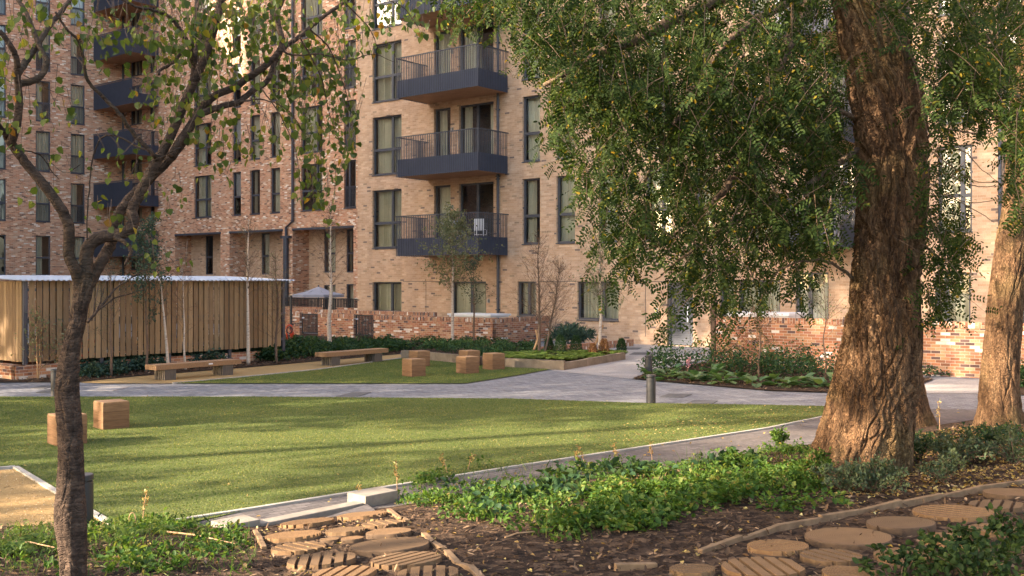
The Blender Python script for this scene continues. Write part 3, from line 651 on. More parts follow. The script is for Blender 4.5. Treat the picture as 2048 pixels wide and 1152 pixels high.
o = YF.p(24, .9, 5.5); mb = MB(); a, b = YF.u(1461, 5.9), YF.u(1586, 5.9); mb.box(YF, a, b, 1.44, 1.52, 4.9, 6.2); mb.box(YF, a+.05, b-.05, 1.3, 1.439, 4.95, 6.15); tag(mb.build('store_roof', MAT['white'], None, o), 'flat white bin store roof above the taller orange brick wall', 'roof')
o = YF.p(YF.u(1428, 6.6), 0, 6.6); mb = MB(); u = YF.u(1428, 6.6); mb.box(YF, u-.07, u+.07, -.02, 2.0, 6.55, 6.69); mb.box(YF, u-.085, u+.085, 2.001, 2.04, 6.535, 6.705); tag(mb.build('timber_post', MAT['twig'], None, o), 'slim dark post at the left end of the orange brick wall', 'post')
# low brick kerb wall in front of the facade
kf = Fr(g(1090, 708), (g(1267,691)[0]-g(1090,708)[0], g(1267,691)[1]-g(1090,708)[1])); kl = (Vector(g(1267,691))-Vector(g(1090,708))).length
mb = MB(); mb.box(kf, 0, kl, -.05, .24, -.22, 0); tag(mb.build('planter_wall', MAT['soldier'], None, kf.p(kl/2,0)), 'knee high brick planter wall in front of the buff facade', 'wall')
# terrace railing in front of the red wing
TF = Fr((RF.p(0,0,6)).to_2d()[:], DV); ta, tb, tc, td = [TF.u(px) for px in (562, 645, 671, 716)]
to = TF.p(tb, 0); tr = thing('terrace_railing', 'dark terrace railing on a brick base below the red wing', 'railing', to)
mb = MB(); zt, zb = TF.z(640, 598), TF.z(640, 614)
for a, b, z0 in ((ta, tb, zb), (tb+.05, tc-.05, TF.z(640, 621)), (tc, td, zb)):
    for k in range(int((b-a)/.11)+1): u = a + k*.11; mb.box(TF, u-.02, u+.02, z0, zt, -.04, .0)
    mb.box(TF, a, b, zt, zt+.05, -.05, .01)
mb.build('bars', MAT['black'], tr, to)
mb = MB(); mb.box(TF, ta-2, tb, -.05, zb-.02, -.25, 0); mb.box(TF, tc, td+1.2, -.05, zb-.02, -.25, 0); mb.build('brick_base', MAT['garden'], tr, to)
# parasol on the terrace
pu = TF.u(637, -1.5); po = TF.p(pu, .3, -1.5); pt = thing('parasol', 'open grey parasol standing on the terrace behind the railing', 'parasol', po)
ym = po.y; half = 52/F*ym; zt, ze = EYE+(HZ-573)/F*ym, EYE+(HZ-589)/F*ym; mb = MB(); n = 8; apex = Vector((po.x, po.y, zt)); ring = [Vector((po.x+half*math.cos(2*math.pi*(k+.5)/n), po.y+half*math.sin(2*math.pi*(k+.5)/n), ze)) for k in range(n)]
for k in range(n):
    a, b = ring[k], ring[(k+1)%n]; m1, m2 = a.lerp(apex,.5)-Vector((0,0,.05)), b.lerp(apex,.5)-Vector((0,0,.05)); mid = (a+b)/2 + Vector((0,0,.05))
    mb.face([a, mid, m2, m1]) if False else None
    mb.face([a, b, m2, m1]); mb.face([m1, m2, apex]); d = Vector((0,0,-.14)); mb.face([a+d, b+d, b, a])
mb.build('canopy', MAT['cloth'], pt, po)
mb = MB(); mb.tube([po+Vector((0,0,-.3)), Vector((po.x,po.y,zt+.08))], .035, 8); mb.lathe(po+Vector((0,0,-.28)), [(.35,0),(.35,.06),(.06,.09)], 14); mb.build('pole', MAT['metal'], pt, po)
mb = MB()
for q in ring: mb.tube([apex-Vector((0,0,.06)), q-Vector((0,0,.03))], .012, 4)
mb.build('ribs', MAT['metal'], pt, po)
# red standpipe
x, y = g(579, 688); so_ = Vector((x, y, 0)); st = thing('standpipe', 'red standpipe with a coiled hose beside the first garden gate', 'standpipe', so_)
mb = MB(); mb.tube([so_+Vector((-.1,0,0)), so_+Vector((-.1,0,.68)), so_+Vector((-.02,0,.76)), so_+Vector((.08,0,.72)), so_+Vector((.09,0,.62))], .035, 8); mb.lathe(so_+Vector((.09,0,0)), [(.06,0),(.06,.34),(.09,.36),(.09,.46),(.05,.5),(.04,.62)], 12); mb.build('pipe', MAT['redpaint'], st, so_, smooth=True)
mb = MB(); mb.tube([so_+Vector((.02+.11*math.cos(t*.5), -.06-.004*t, .55+.13*math.sin(t*.5))) for t in range(30)], .018, 6); mb.build('hose', MAT['black'], st, so_, smooth=True)
mb = MB(); mb.tube([so_+Vector((.03,.12,.55)), so_+Vector((.03,.12,1.9))], .05, 8); mb.box(Fr((x,y),(1,0)), -.06,.12, .72, .8, -.2, -.05); mb.build('riser', MAT['black'], st, so_)

# ================================================================== TIMBER BIKE SHED
SX, SY = -12.26, 25.8; SF = Fr((SX, SY), EV)                      # long front
so_ = SF.p(4, 0); sh = thing('bike_shed', 'long slatted timber bike shed with a corrugated metal roof', 'shed', so_)
SL, ZB, ZT, DEP = 8.25, .42, 2.46, 3.2
LF2 = Fr(SF.p(0,0,-DEP).to_2d()[:], (DV[0], DV[1]))               # left end wall, from the back to the front corner
def boards(fr, a, b, v, pitch, wd, zb=ZB, th=.025):
    mb = MB(); n = int((b-a)/pitch)
    for k in range(n):
        u = a + k*pitch; j = wr.uniform(-.006, .006); mb.box(fr, u+j, u+wd+j, zb+wr.uniform(-.012,.012), ZT, v-th, v)
    return mb
boards(SF, .12, SL, 0, .178, .142).build('front_cladding', MAT['shed'], sh, so_)
boards(SF, .12, SL, -DEP, .178, .095).build('back_cladding', MAT['shed'], sh, so_)
EF = Fr(SF.p(0,0,0).to_2d()[:], (-SF.n.x, -SF.n.y)); E0 = Fr((SF.p(0,0,0)-SF.n*0).to_2d()[:], (SF.n.x, SF.n.y))
# end walls: run across the depth
ef = Fr(SF.p(.0,0,-DEP).to_2d()[:], (SF.n.x, SF.n.y))
boards(ef, .0, DEP-.1, 0, .16, .15).build('end_cladding', MAT['shed'], sh, so_)
ef2 = Fr(SF.p(SL,0,-DEP).to_2d()[:], (SF.n.x, SF.n.y)); boards(ef2, .0, DEP-.1, 0, .178, .142).build('end_cladding', MAT['shed'], sh, so_)
mb = MB()
for u in (.0, 2.06, 4.12, 6.18, SL-.04):
    for v in (-.03, -DEP+.03): mb.box(SF, u-.0, u+.1, .0, ZT, v-.1, v-.027 if v > -1 else v-.03+.1)
for z in (.6, 1.4, 2.2):
    mb.box(SF, .1, SL, z, z+.08, -.085, -.03)
mb.build('frame', MAT['metal'], sh, so_)
mb = MB(); nu = int((SL+.5)/.028); prof = []
for k in range(nu+1): prof.append((-.25 + (SL+.5)*k/nu, .015*math.sin(2*math.pi*k*.028/.14)))
for (a, za), (b, zb_) in zip(prof[:-1], prof[1:]):
    for sgn in (0, -.012):
        q = [SF.p(a, ZT+.03+za+sgn, .22), SF.p(b, ZT+.03+zb_+sgn, .22), SF.p(b, ZT+.16+zb_+sgn, -DEP-.2), SF.p(a, ZT+.16+za+sgn, -DEP-.2)]
        mb.face(q if sgn == 0 else q[::-1])
    mb.face([SF.p(a, ZT+.018+za, .22), SF.p(b, ZT+.018+zb_, .22), SF.p(b, ZT+.03+zb_, .22), SF.p(a, ZT+.03+za, .22)])
mb.build('roof', MAT['roof'], sh, so_, smooth=False)
mb = MB(); mb.box(SF, .6, SL+.1, -.02, .3, -.32, -.1); mb.box(SF, .6, SL+.1, -.02, .3, -DEP-.2, -DEP); mb.build('plinth', MAT['garden'], sh, so_)
mb = MB(); mb.box(ef, -.15, DEP+.15, -.02, .34, .0, .3); mb.box(SF, -.3, 1.15, -.02, .34, -.1, .12); tag(mb.build('plinth_wall', MAT['garden'], None, ef.p(1,0)), 'low brick plinth wall at the left corner of the bike shed', 'wall')
# bicycles inside, glimpsed between the boards
def bike(u, lab, col):
    o = SF.p(u, 0.02, -1.6); t = thing('bicycle', lab, 'bicycle', o, 'bicycles parked inside the shed'); fr = Fr(o.to_2d()[:], (SF.n.x, SF.n.y))
    for c in (-.5, .5):
        w = MB(); w.tube([fr.p(c+.33*math.cos(a), .35+.33*math.sin(a), 0) for a in np.linspace(0, 2*math.pi, 25)], .018, 6, cap=False)
        for k in range(8): w.tube([fr.p(c,.35,0), fr.p(c+.32*math.cos(k*.785), .35+.32*math.sin(k*.785), 0)], .003, 3)
        w.build('wheel', MAT['black'], t, o)
    f = MB(); A, B, C_, D = (-.5,.35), (-.15,.33), (-.28,.8), (.38,.82)
    for p, q in ((A,B),(A,C_),(B,C_),(C_,D),(B,D),(D,(.5,.35))): f.tube([fr.p(p[0],p[1],0), fr.p(q[0],q[1],0)], .018, 6)
    f.build('frame', col, t, o)
    s = MB(); s.tube([fr.p(-.28,.8,0), fr.p(-.31,.93,0)], .014, 6); s.box(fr, -.45, -.18, .93, .98, -.06, .06); s.build('saddle', MAT['black'], t, o)
    h = MB(); h.tube([fr.p(.38,.82,0), fr.p(.36,1.0,0)], .014, 6); h.tube([fr.p(.42,1.02,-.27), fr.p(.36,1.0,0), fr.p(.42,1.02,.27)], .014, 6); h.build('handlebar', MAT['black'], t, o)
bl = noise_mat('blue_paint', [(.3,(.03,.08,.35)),(.7,(.05,.12,.42))], 3, .4, 0)
for k, (u, c) in enumerate(((1.2, bl), (2.6, MAT['redpaint']), (3.9, MAT['white']), (5.2, bl), (6.7, MAT['white']))):
    bike(u, 'bicycle standing inside the slatted timber shed, glimpsed between the boards', c)

# ================================================================== BENCHES, CUBES, BOLLARDS
def bench(c, lab, plate=False):
    o = Vector((*c, 0)); t = thing('bench', lab, 'bench', o); fr = Fr(c, EV); L = 1.27
    mb = MB()
    for k in range(6): v = -.24 + k*.081; mb.box(fr, -L, L, .262, .385, v, v+.072)
    mb.build('seat', MAT['oakb'], t, o, bevel=.004)
    for s in (-.86, .86):
        lg = MB()
        for k in range(6): v = -.23 + k*.079; lg.box(fr, s-.16, s+.16, -.01, .258, v, v+.055)
        lg.box(fr, s-.12, s+.12, -.01, .255, -.22, .2); lg.build('leg', MAT['fin'], t, o)
    if plate:
        p = MB(); p.box(fr, .25, .37, .31, .345, .238, .244); p.build('plate', MAT['white'], t, o)
bench((-8.15, 26.35), 'long slatted timber bench on the gravel nearest the bike shed', True)
bench((-4.78, 30.75), 'slatted timber bench farther along the gravel, in front of the garden gates')
def cube(px, py, lab, ang=R(40), a=.44):
    x, y = g(px, py); ux, uy = Vector((math.cos(ang), math.sin(ang), 0)), Vector((-math.sin(ang), math.cos(ang), 0))
    near = Vector((x, y, 0)); fr = Fr((x, y), (math.cos(ang), math.sin(ang))); o = fr.p(a/2, 0, -a/2); t = thing('cube_seat', lab, 'seat', o)
    mb = MB(); hs = (.0, .14, .285, .43)
    for i in range(3): mb.box(fr, 0, a, hs[i]+.002-(.03 if i == 0 else 0), hs[i+1]-.001, -a, 0)
    b = mb.build('body', MAT['oakc'], t, o, bevel=.005)
    mb = MB()
    for k in range(3): mb.box(fr, .006+k*(a-.012)/3+.001, .006+(k+1)*(a-.012)/3-.001, .4295, .447, -a+.006, -.006)
    mb.build('top', MAT['oakb'], t, o, bevel=.003)
cube(206, 860, 'oak cube seat alone on the front lawn, right of the slim tree', R(42))
cube(114, 893, 'oak cube seat half hidden behind the slim tree trunk', R(42))
cube(823.3, 754, 'oak cube seat nearest the path on the rear lawn, left of the pair')
cube(835, 734, 'oak cube seat at the back left of the rear lawn group, against the sleeper edging')
cube(932, 748, 'front oak cube seat at the right of the rear lawn group')
cube(985, 740, 'rightmost oak cube seat of the rear lawn group')
cube(936, 733, 'oak cube seat mostly hidden behind the right front cube')
def bollard(px, py, lab):
    x, y = g(px, py); o = Vector((x, y, 0)); t = thing('bollard', lab, 'bollard', o)
    mb = MB(); mb.lathe(o, [(.096,-.03),(.096,.50),(.07,.502),(.07,.52)], 24); mb.build('post', MAT['bollard'], t, o, smooth=False)
    mb = MB(); mb.lathe(o, [(.07,.519),(.098,.521),(.098,.562),(.09,.57)], 24); mb.build('cap', MAT['bollard'], t, o)
bollard(1302, 805.5, 'dark bollard at the lawn edge, front one of the pair near the hostas')
bollard(1297, 756, 'dark bollard at the bed edge, behind the other bollard of the pair')
bollard(166, 1065, 'dark bollard right behind the foot of the slim tree')
bollard(111, 791, 'dark bollard by the path, left of the slim tree trunk')
def cover(pts, lab, mat='black'):
    P = G(*pts); c = np.mean(P, 0); mb = MB(); mb.hexa([Vector((x,y,-.03)) for x, y in P] + [Vector((x,y,-.008)) for x, y in P])
    tag(mb.build('access_cover', mat if not isinstance(mat, str) else MAT[mat], None, (c[0],c[1],0)), lab, 'access cover')
cm = noise_mat('dark_cover_infill', [(.3,(.07,.068,.065)),(.7,(.12,.115,.11))], 9, .8, .2)
cover([(672,791.5),(716,791.5),(742,783.5),(704,783.5)], 'dark access cover in the grey path beside the lawn', cm)
cover([(1318,793),(1366,794),(1384,787),(1338,786)], 'dark access cover in the path right of the bollard', cm)
cover([(1372,806),(1424,807),(1436,800),(1388,799)], 'dark access cover at the lawn edge under the hostas', cm)
cover([(60,776),(88,776.5),(110,770.5),(84,770)], 'dark access cover in the path at the far left', cm)
cover([(72,784),(106,785),(122,778),(92,777.5)], 'second dark access cover in the path at the far left', cm)
cover([(174,780),(226,780.5),(258,772.5),(205,772)], 'pale slab let into the path below the shed', MAT['flag'])
cover([(1240,698),(1276,698.5),(1284,694.5),(1252,694.3)], 'dark access cover in the paving near the entrance door', cm)
cover([(1258,708.5),(1308,709),(1312,704.5),(1268,704)], 'dark access cover in the entrance paving nearer the path', cm)
# sleeper edging of the fern bed
def sleepers(pts, h, lab):
    P = G(*pts); o = Vector((*P[0], 0)); mb = MB()
    for a, b in zip(P[:-1], P[1:]):
        A, B = Vector((*a,0)), Vector((*b,0)); n = max(1, round((B-A).length/1.6)); t = (B-A).normalized(); fr = Fr(a, t.to_2d()[:]); L = (B-A).length
        for k in range(n): mb.box(fr, L*k/n+.006, L*(k+1)/n-.006, -.04, h+.01*math.sin(5*k+L), -.1, 0)
    return tag(mb.build('sleeper_edging', MAT['sleeper'], None, o), lab, 'edging')
sleepers([(802,716),(820,716.5),(905,725),(1010,734),(1128,739.5)], .24, 'weathered sleeper edging behind the oak cubes')
sleepers([(1129,739),(1251,718)], .2, 'weathered sleeper edging along the entrance paving')
# raised soil of the fern bed
sheet('planting_bed', G((806,712),(905,721),(1010,730),(1128,734.5),(1246,715),(1180,705),(1095,699),(990,692),(900,692)), .1, MAT['mulch'])

# ================================================================== STONE THRESHOLD AND LOG PATHS
def stone(px0, py0, px1, py1, w, h, lab, cat, name, dz=0, ramp_=False):
    a = Vector((*g(px0,py0),0)); b = Vector((*g(px1,py1),0)); fr = Fr(a.to_2d()[:], (b-a).to_2d()[:]); L = (b-a).length; mb = MB()
    mb.box(fr, 0, L, -.1, h, -w, 0); tag(mb.build(name, MAT['concrete'], None, a, bevel=.012), lab, cat); return fr, L
stone(521, 1058, 728, 1015, .17, .05, 'long pale stone threshold strip at the foot of the log path', 'kerb', 'stone_threshold')
stone(453, 1072, 521, 1058.5, .30, .10, 'pale stone block at the left end of the threshold strip', 'stone block', 'stone_block')
stone(731, 1014, 796, 1000.5, .32, .115, 'pale stone block at the right end of the threshold strip', 'stone block', 'stone_block')
sheet('side_path', [bank(*q).to_2d()[:] for q in ((528,1060),(590,1068),(790,1030),(735,1015))], .035, MAT['paver2'])
def log_round(px, py, wpx, style, ang, lab):
    """wpx: width in the photograph. style: plain / fine / wide kerfs"""
    c = bank(px, py); r = wpx/2/F*c.y; n = Vector((float(hill(c.x-.15,c.y)-hill(c.x+.15,c.y))/.3, float(hill(c.x,c.y-.15)-hill(c.x,c.y+.15))/.3, 1)).normalized()
    mb = MB(); N = 40; ph = rng.uniform(0, 6, 3)
    rad = lambda a: r*(1+.03*math.sin(2*a+ph[0])+.02*math.sin(3*a+ph[1])+.012*math.sin(7*a+ph[2]))
    loc = Vector((0,0,0)); zt = .055; base = []
    top0 = zt if style == 'plain' else zt-.032
    for rr, z in ((1.0,-.1),(1.0,top0-.008),(.985,top0)):
        base.append([Vector((rad(2*math.pi*k/N)*rr*math.cos(2*math.pi*k/N), rad(2*math.pi*k/N)*rr*math.sin(2*math.pi*k/N), z)) for k in range(N)])
    for a, b in zip(base[:-1], base[1:]):
        for k in range(N): k2 = (k+1)%N; mb.face([a[k], a[k2], b[k2], b[k]], None, 1)
    mb.face(base[-1], None, 0 if style == 'plain' else 1)
    if style != 'plain':
        pit, gap = (.046, .019) if style == 'fine' else (.086, .026)
        ca, sa = math.cos(ang), math.sin(ang); t = -r+.015
        mean = r
        while t < r-.02:
            t1 = min(t+pit-gap, r-.012)
            pts = []
            ts = np.linspace(t, t1, 3)
            hw = [math.sqrt(max(mean*mean*.965 - q*q, 1e-6)) for q in ts]
            loop = [(q, -h) for q, h in zip(ts, hw)] + [(q, h) for q, h in zip(ts[::-1], hw[::-1])]
            P0 = [Vector((q*ca-h*sa, q*sa+h*ca, top0-.004)) for q, h in loop]; P1 = [p+Vector((0,0,.036)) for p in P0]
            mb.face(P1); m = len(P0)
            for k in range(m): k2 = (k+1)%m; mb.face([P0[k], P0[k2], P1[k2], P1[k]])
            t += pit
    o = mb.build('log_round', [MAT['round'], MAT['rim']]); o.location = c - n*.01; o.rotation_euler = Vector((0,0,1)).rotation_difference(n).to_euler()
    tag(o, lab, 'log round')
A = R(20)
for a in [(724,1037,100,'fine',R(84),'finely ribbed log round touching the threshold, right of its neighbour'),
          (615,1052,109,'wide',R(-35),'grooved log round closest to the threshold strip on its left half'),
          (765,1055,86,'wide',R(25),'small grooved log round near the right hand edging, below the stone block'),
          (586,1079,114,'fine',R(90),'finely ribbed log round at the left edge of the left log path'),
          (691,1069,80,'fine',R(80),'small finely ribbed log round in the middle of the left log path'),
          (779,1073,90,'plain',0,'plain smooth log round right of the small ribbed one'),
          (660,1089,40,'plain',0,'tiny plain log round left of its twin, in the middle of the left path'),
          (705,1087,46,'plain',0,'tiny plain log round just above the biggest plain round'),
          (599,1104,114,'wide',R(38),'grooved log round with slanting kerfs at the left edge, below the ribbed one'),
          (781,1100,156,'plain',0,'biggest plain log round of the left path, sunlit and cracked'),
          (644,1129,142,'wide',R(8),'pale log round with wide crosswise grooves at the left foreground'),
          (813,1129,144,'wide',R(-40),'pale log round with slanting grooves at the right foreground of the left path'),
          (690,1158,130,'wide',R(-12),'grooved log round cut by the bottom frame edge at the left path'),
          (856,1158,130,'wide',R(4),'grooved log round cut by the bottom frame edge, rightmost of the left path'),
          (1556,1103,122,'fine',R(48),'dark finely grooved log round at the left of the right log path'),
          (1697,1084,170,'plain',0,'biggest plain log round of the right path with a yellow leaf'),
          (1801,1056,131,'plain',0,'plain reddish log round in the middle of the right log path'),
          (1906,1033,153,'wide',R(40),'sunlit grooved log round beside the curved edging, far right'),
          (1662,1124,122,'wide',R(25),'dark grooved log round below the biggest plain round'),
          (1994,1019,108,'wide',R(-30),'grooved log round near the right frame edge, beyond the sunlit one'),
          (1527,1146,168,'wide',R(4),'grey log round with wide grooves at the bottom of the right path'),
          (1902,1089,114,'wide',R(30),'grooved log round beside the bramble at the right'),
          (1814,1122,128,'fine',R(60),'dark ribbed log round behind the bramble stems'),
          (1990,1068,100,'wide',R(35),'worn log round above the bramble near the right frame edge'),
          (1385,1150,92,'fine',R(80),'ribbed log round leftmost of the right path at the bottom edge'),
          (2022,994,100,'plain',0,'shaded plain log round farthest along the right path'),
          (1700,1158,110,'fine',R(70),'ribbed log round cut by the bottom frame edge in the right path')]: log_round(*a)
def board_edge(pts, h, wd, lab, mat, brk=()):
    P = [bank(*q) for q in pts]; mb = MB(); o = P[0]
    for i, (a, b) in enumerate(zip(P[:-1], P[1:])):
        if i in brk: continue
        t = (b-a).normalized(); n = Vector((-t.y, t.x, 0)).normalized()*wd/2; b = b + t*.01
        lo = Vector((0,0,-.06)); j = Vector((0,0,rng.uniform(-.015,.015)))
        mb.hexa([a-n+lo, b-n+lo, b+n+lo, a+n+lo] + [a-n+Vector((0,0,h))+j, b-n+Vector((0,0,h))-j, b+n+Vector((0,0,h))-j, a+n+Vector((0,0,h))+j])
    tag(mb.build('path_edging', mat, None, o, bevel=.006), lab, 'edging')
for k, q in enumerate([[(778,1026),(800,1038),(815,1046)],[(848,1073),(870,1092),(888,1103)],[(893,1108),(915,1130),(940,1142),(968,1162)]]):
    board_edge(q, .03, .05, ['short timber edging piece right of the left log path, nearest the stone block','timber edging piece right of the biggest plain round','timber edging piece running out of the bottom edge, right of the left log path'][k], MAT['edging'])
board_edge([(510,1064),(520,1084),(528,1100)], .035, .045, 'short timber edging along the left of the left log path', MAT['edging'])
board_edge([(1400,1108),(1480,1086),(1560,1062),(1640,1043),(1720,1027),(1800,1012),(1880,998),(1960,984),(2070,963)], .045, .045, 'long curved timber edging behind the right log path', MAT['edging'])
board_edge([(1230,1142),(1310,1134)], .04, .05, 'loose timber offcut in the mulch near the bottom edge', MAT['edging'])
# ================================================================== TREES
def trunk_mesh(rows, y0, name, par, org, nth=220, nz=520, ridge=.035, kf=22, zf=1.3, twist=.0, flare=None, seed=1, depth_lean=0.0, mat='rbark', tw2=1.7):
    """rows: (py, left px, right px) of the outline; y0 its distance"""
    rows = sorted(rows); py = np.array([r[0] for r in rows], float); L = np.array([r[1] for r in rows], float); Rr = np.array([r[2] for r in rows], float)
    pp = np.linspace(py[0], py[-1], nz); l = np.interp(pp, py, L); r = np.interp(pp, py, Rr)
    ker = np.hanning(31); ker /= ker.sum(); sm = lambda a: np.convolve(np.pad(a, 15, mode='edge'), ker, 'valid')
    l, r = sm(l), sm(r)
    z = EYE - (pp-HZ)/F*y0; yy = y0 + depth_lean*(z - z[-1]); cx = ((l+r)/2-CX)/F*yy; rad = (r-l)/2/F*yy
    th = np.linspace(0, 2*np.pi, nth, endpoint=False); T, Z = np.meshgrid(th, z); Rd = np.repeat(rad[:,None], nth, 1); C = np.repeat(cx[:,None], nth, 1)
    a = T/(2*np.pi)*kf + twist*Z
    wx = (vnoise(T/(2*np.pi)*8, Z*1.6+50, 8, seed+9, 3)-.5)*3.2; 
    n1 = vnoise(a+wx+40*kf, Z*zf+20, kf, seed, 2); n2 = vnoise(a*2+wx*1.3+40*kf, Z*zf*2.2+60, kf*2, seed+4, 2); n3 = vnoise(a*6+40*kf, Z*zf*14+60, kf*6 if kf*6 < 256 else None, seed+8, 2)
    rdg = 1-np.abs(2*n1-1); rdg2 = 1-np.abs(2*n2-1)
    m1 = vnoise(T/(2*np.pi)*kf + tw2*Z + wx*.6 + 40*kf, Z*zf*.9 + 33, kf, seed+14, 1); m2 = vnoise(T/(2*np.pi)*kf - tw2*Z - wx*.6 + 60*kf, Z*zf*.9 + 77, kf, seed+17, 1)
    ra, rb = 1-np.abs(2*m1-1), 1-np.abs(2*m2-1); rdg = np.maximum(np.maximum(ra, rb), rdg*.97)
    crack = np.clip((rdg-.80)/.20, 0, 1)**.8; crack2 = np.clip((rdg2-.80)/.20, 0, 1)
    big = (vnoise(T/(2*np.pi)*4, Z*.7+10, 4, seed+2, 2)-.5)*.16
    tf = np.clip((Z - z.min())/.9, 0, 1); lobes = (1-tf)**1.6*.16*np.cos(T*6+1.0+1.2*vnoise(T/(2*np.pi)*6, Z*0+3, 6, seed+3))
    D = Rd*(1+big*.5+lobes) + ridge*(.55 - 1.0*crack - .5*crack2 + .35*(n3-.5))
    Xv = C + D*np.cos(T); Yv = np.repeat(yy[:,None], nth, 1) + D*np.sin(T)*.95
    V = np.stack([Xv, Yv, Z], -1).reshape(-1, 3); i = np.arange(nz*nth).reshape(nz, nth); j = np.roll(i, -1, 1)
    Q = np.stack([i[1:], j[1:], j[:-1], i[:-1]], -1).reshape(-1, 4)
    return np_mesh(name, V, Q, MAT[mat], par, org, smooth=True)
def limb_mb(mb, pts, r0, r1, n=8, sub=5, jit=.0):
    P = catmull(pts, sub); m = len(P); t = np.linspace(0, 1, m)
    if jit: P = P + rng.normal(size=P.shape)*jit
    mb.tube([Vector(p) for p in P], list(r0 + (r1-r0)*t**.9), n); return P
def robinia_crown(name, par, org, blobs, per=1.0, L0=.05):
    """drooping twigs hung with pinnate leaves; blobs: (px, py, rx, ry, twigs, y min, y max)"""
    tw = MB(); Ps, Ds, Ns, Ls = [], [], [], []
    for px, py, rx, ry, n, ya, yb in blobs:
        for _ in range(int(n*per)):
            a = rng.uniform(0, 2*np.pi); q = math.sqrt(rng.random()); y = rng.uniform(ya, yb)
            c = np.array(at(px+rx*q*math.cos(a), py+ry*q*math.sin(a), y))
            d = np.array([rng.normal()*.6, rng.normal()*.6, -rng.uniform(.25, 1.0)]); d /= np.linalg.norm(d); ln = rng.uniform(.35, .75)
            pts = [c - d*ln*.5 + np.array([0,0,.12])*0]; 
            for k in range(1, 5): d = d + np.array([0,0,-.12]); d /= np.linalg.norm(d); pts.append(pts[-1] + d*ln/4)
            tw.tube([Vector(p) for p in pts], [.004,.0035,.003,.0025,.0015], 3, cap=False)
            pts = np.array(pts); nl = rng.integers(6, 10)
            for k in range(nl):
                t = (k+.5)/nl*4; i = min(int(t), 3); p = pts[i]*(1-(t-i)) + pts[i+1]*(t-i)
                side = rdir(1)[0]; ax = pts[i+1]-pts[i]; ax /= np.linalg.norm(ax); side -= ax*side.dot(ax); side /= np.linalg.norm(side)
                rd = side*.85 + ax*.35 + np.array([0,0,-.25]); rd /= np.linalg.norm(rd)
                npair = rng.integers(5, 8); leaflen = rng.uniform(.15, .23); nrm = np.cross(rd, rdir(1)[0]); nrm /= np.linalg.norm(nrm); 
                if nrm[2] < 0: nrm = -nrm
                lat = np.cross(rd, nrm); ll = L0*rng.uniform(.8, 1.15)
                for s in range(npair):
                    f = .18 + .8*s/npair; b = p + rd*leaflen*f + np.array([0,0,-.06])*f*f
                    for sg in (-1, 1):
                        Ps.append(b); Ds.append(lat*sg*.95 + rd*.3 + np.array([0,0,-.15])+rng.normal(size=3)*.08); Ns.append(nrm + rng.normal(size=3)*.25); Ls.append(ll)
                Ps.append(p + rd*leaflen); Ds.append(rd); Ns.append(nrm); Ls.append(ll)
    Ls = np.array(Ls); V, Fc = leaves(np.array(Ps), np.array(Ds), np.array(Ns), Ls, Ls*.46, 'oval', .12)
    o = np_mesh(name, V, Fc, MAT['robinia'], par, org); tw.build('twigs', MAT['twig'], o, org); return len(Ls)

# ---- the large trunk
YB1 = 10.9
rows = [(-420,1560,1690),(-200,1610,1720),(0,1672,1776),(50,1680,1798),(100,1686,1813),(150,1697,1829),(200,1705,1842),(250,1713,1847),(300,1717,1850),(350,1718,1851),(400,1720,1849),(450,1717,1844),(500,1713,1839),(576,1707,1832),(626,1699,1835),(676,1691,1836),(726,1679,1834),(776,1666,1831),(826,1653,1824),(876,1638,1817),(926,1620,1810),(950,1608,1804),(1000,1585,1800)]
o1 = bank(1715, 945); T1 = thing('locust_tree', 'huge locust tree with deeply furrowed trunk, right of centre', 'tree', o1)
trunk_mesh(rows, YB1, 'trunk', T1, o1, nth=360, nz=900, ridge=.046, kf=21, zf=1.35, twist=1.0, seed=1)
lm = MB()
for pts, r0, r1 in [([at(1650,-150,10.9), at(1500,-40,10.6), at(1350,40,10.2), at(1200,110,9.8), at(1090,170,9.6)], .12, .02),
                    ([at(1775,90,11.0), at(1835,-40,11.3), at(1960,-200,11.6)], .10, .06), ([at(1690,-120,10.9), at(1560,120,10.4), at(1480,330,10.2), at(1400,430,10), at(1300,500,9.8)], .08, .012),
                    ([at(1830,250,10.9), at(1880,200,10.7), at(1950,205,10.5), at(2040,190,10.3)], .035, .01), ([at(1830,300,11), at(1880,260,11), at(1960,268,11)], .02, .006),
                    ([at(1700,-60,10.9), at(1600,-10,10.4), at(1450,90,9.8), at(1340,260,9.6), at(1270,400,9.5)], .06, .01), ([at(1715,240,10.9), at(1640,190,10.8), at(1570,80,10.8)], .03, .012),
                    ([at(1715,300,10.9), at(1600,380,10.5), at(1460,450,10.2), at(1360,520,10.0), at(1310,560,9.9)], .035, .006),
                    ([at(1690,-220,10.9), at(1400,-160,11), at(1100,-120,10.6), at(960,-60,10.2), at(930,0,10)], .1, .012),
                    ([at(1716,560,10.9), at(1640,520,10.7), at(1560,540,10.5), at(1520,600,10.4)], .02, .005), ([at(1835,480,10.9), at(1880,520,10.6), at(1915,580,10.5)], .015, .004)]:
    limb_mb(lm, pts, r0, r1, 8, 6, .006)
for pts in ([(1845,290),(1900,330),(1950,362),(1998,365)], [(1846,330),(1900,350),(1950,372),(1996,372)], [(1848,300),(1920,300),(1960,335),(1997,365)], [(1845,372),(1900,395),(1950,420),(1988,444)], [(1846,360),(1890,385),(1940,405),(1995,400)], [(1842,400),(1860,440),(1880,480)]):
    limb_mb(lm, [at(x,y,10.4) for x,y in pts], .008, .003, 5, 6, .003)
lm.build('limbs', MAT['lbark'], T1, o1, smooth=True)
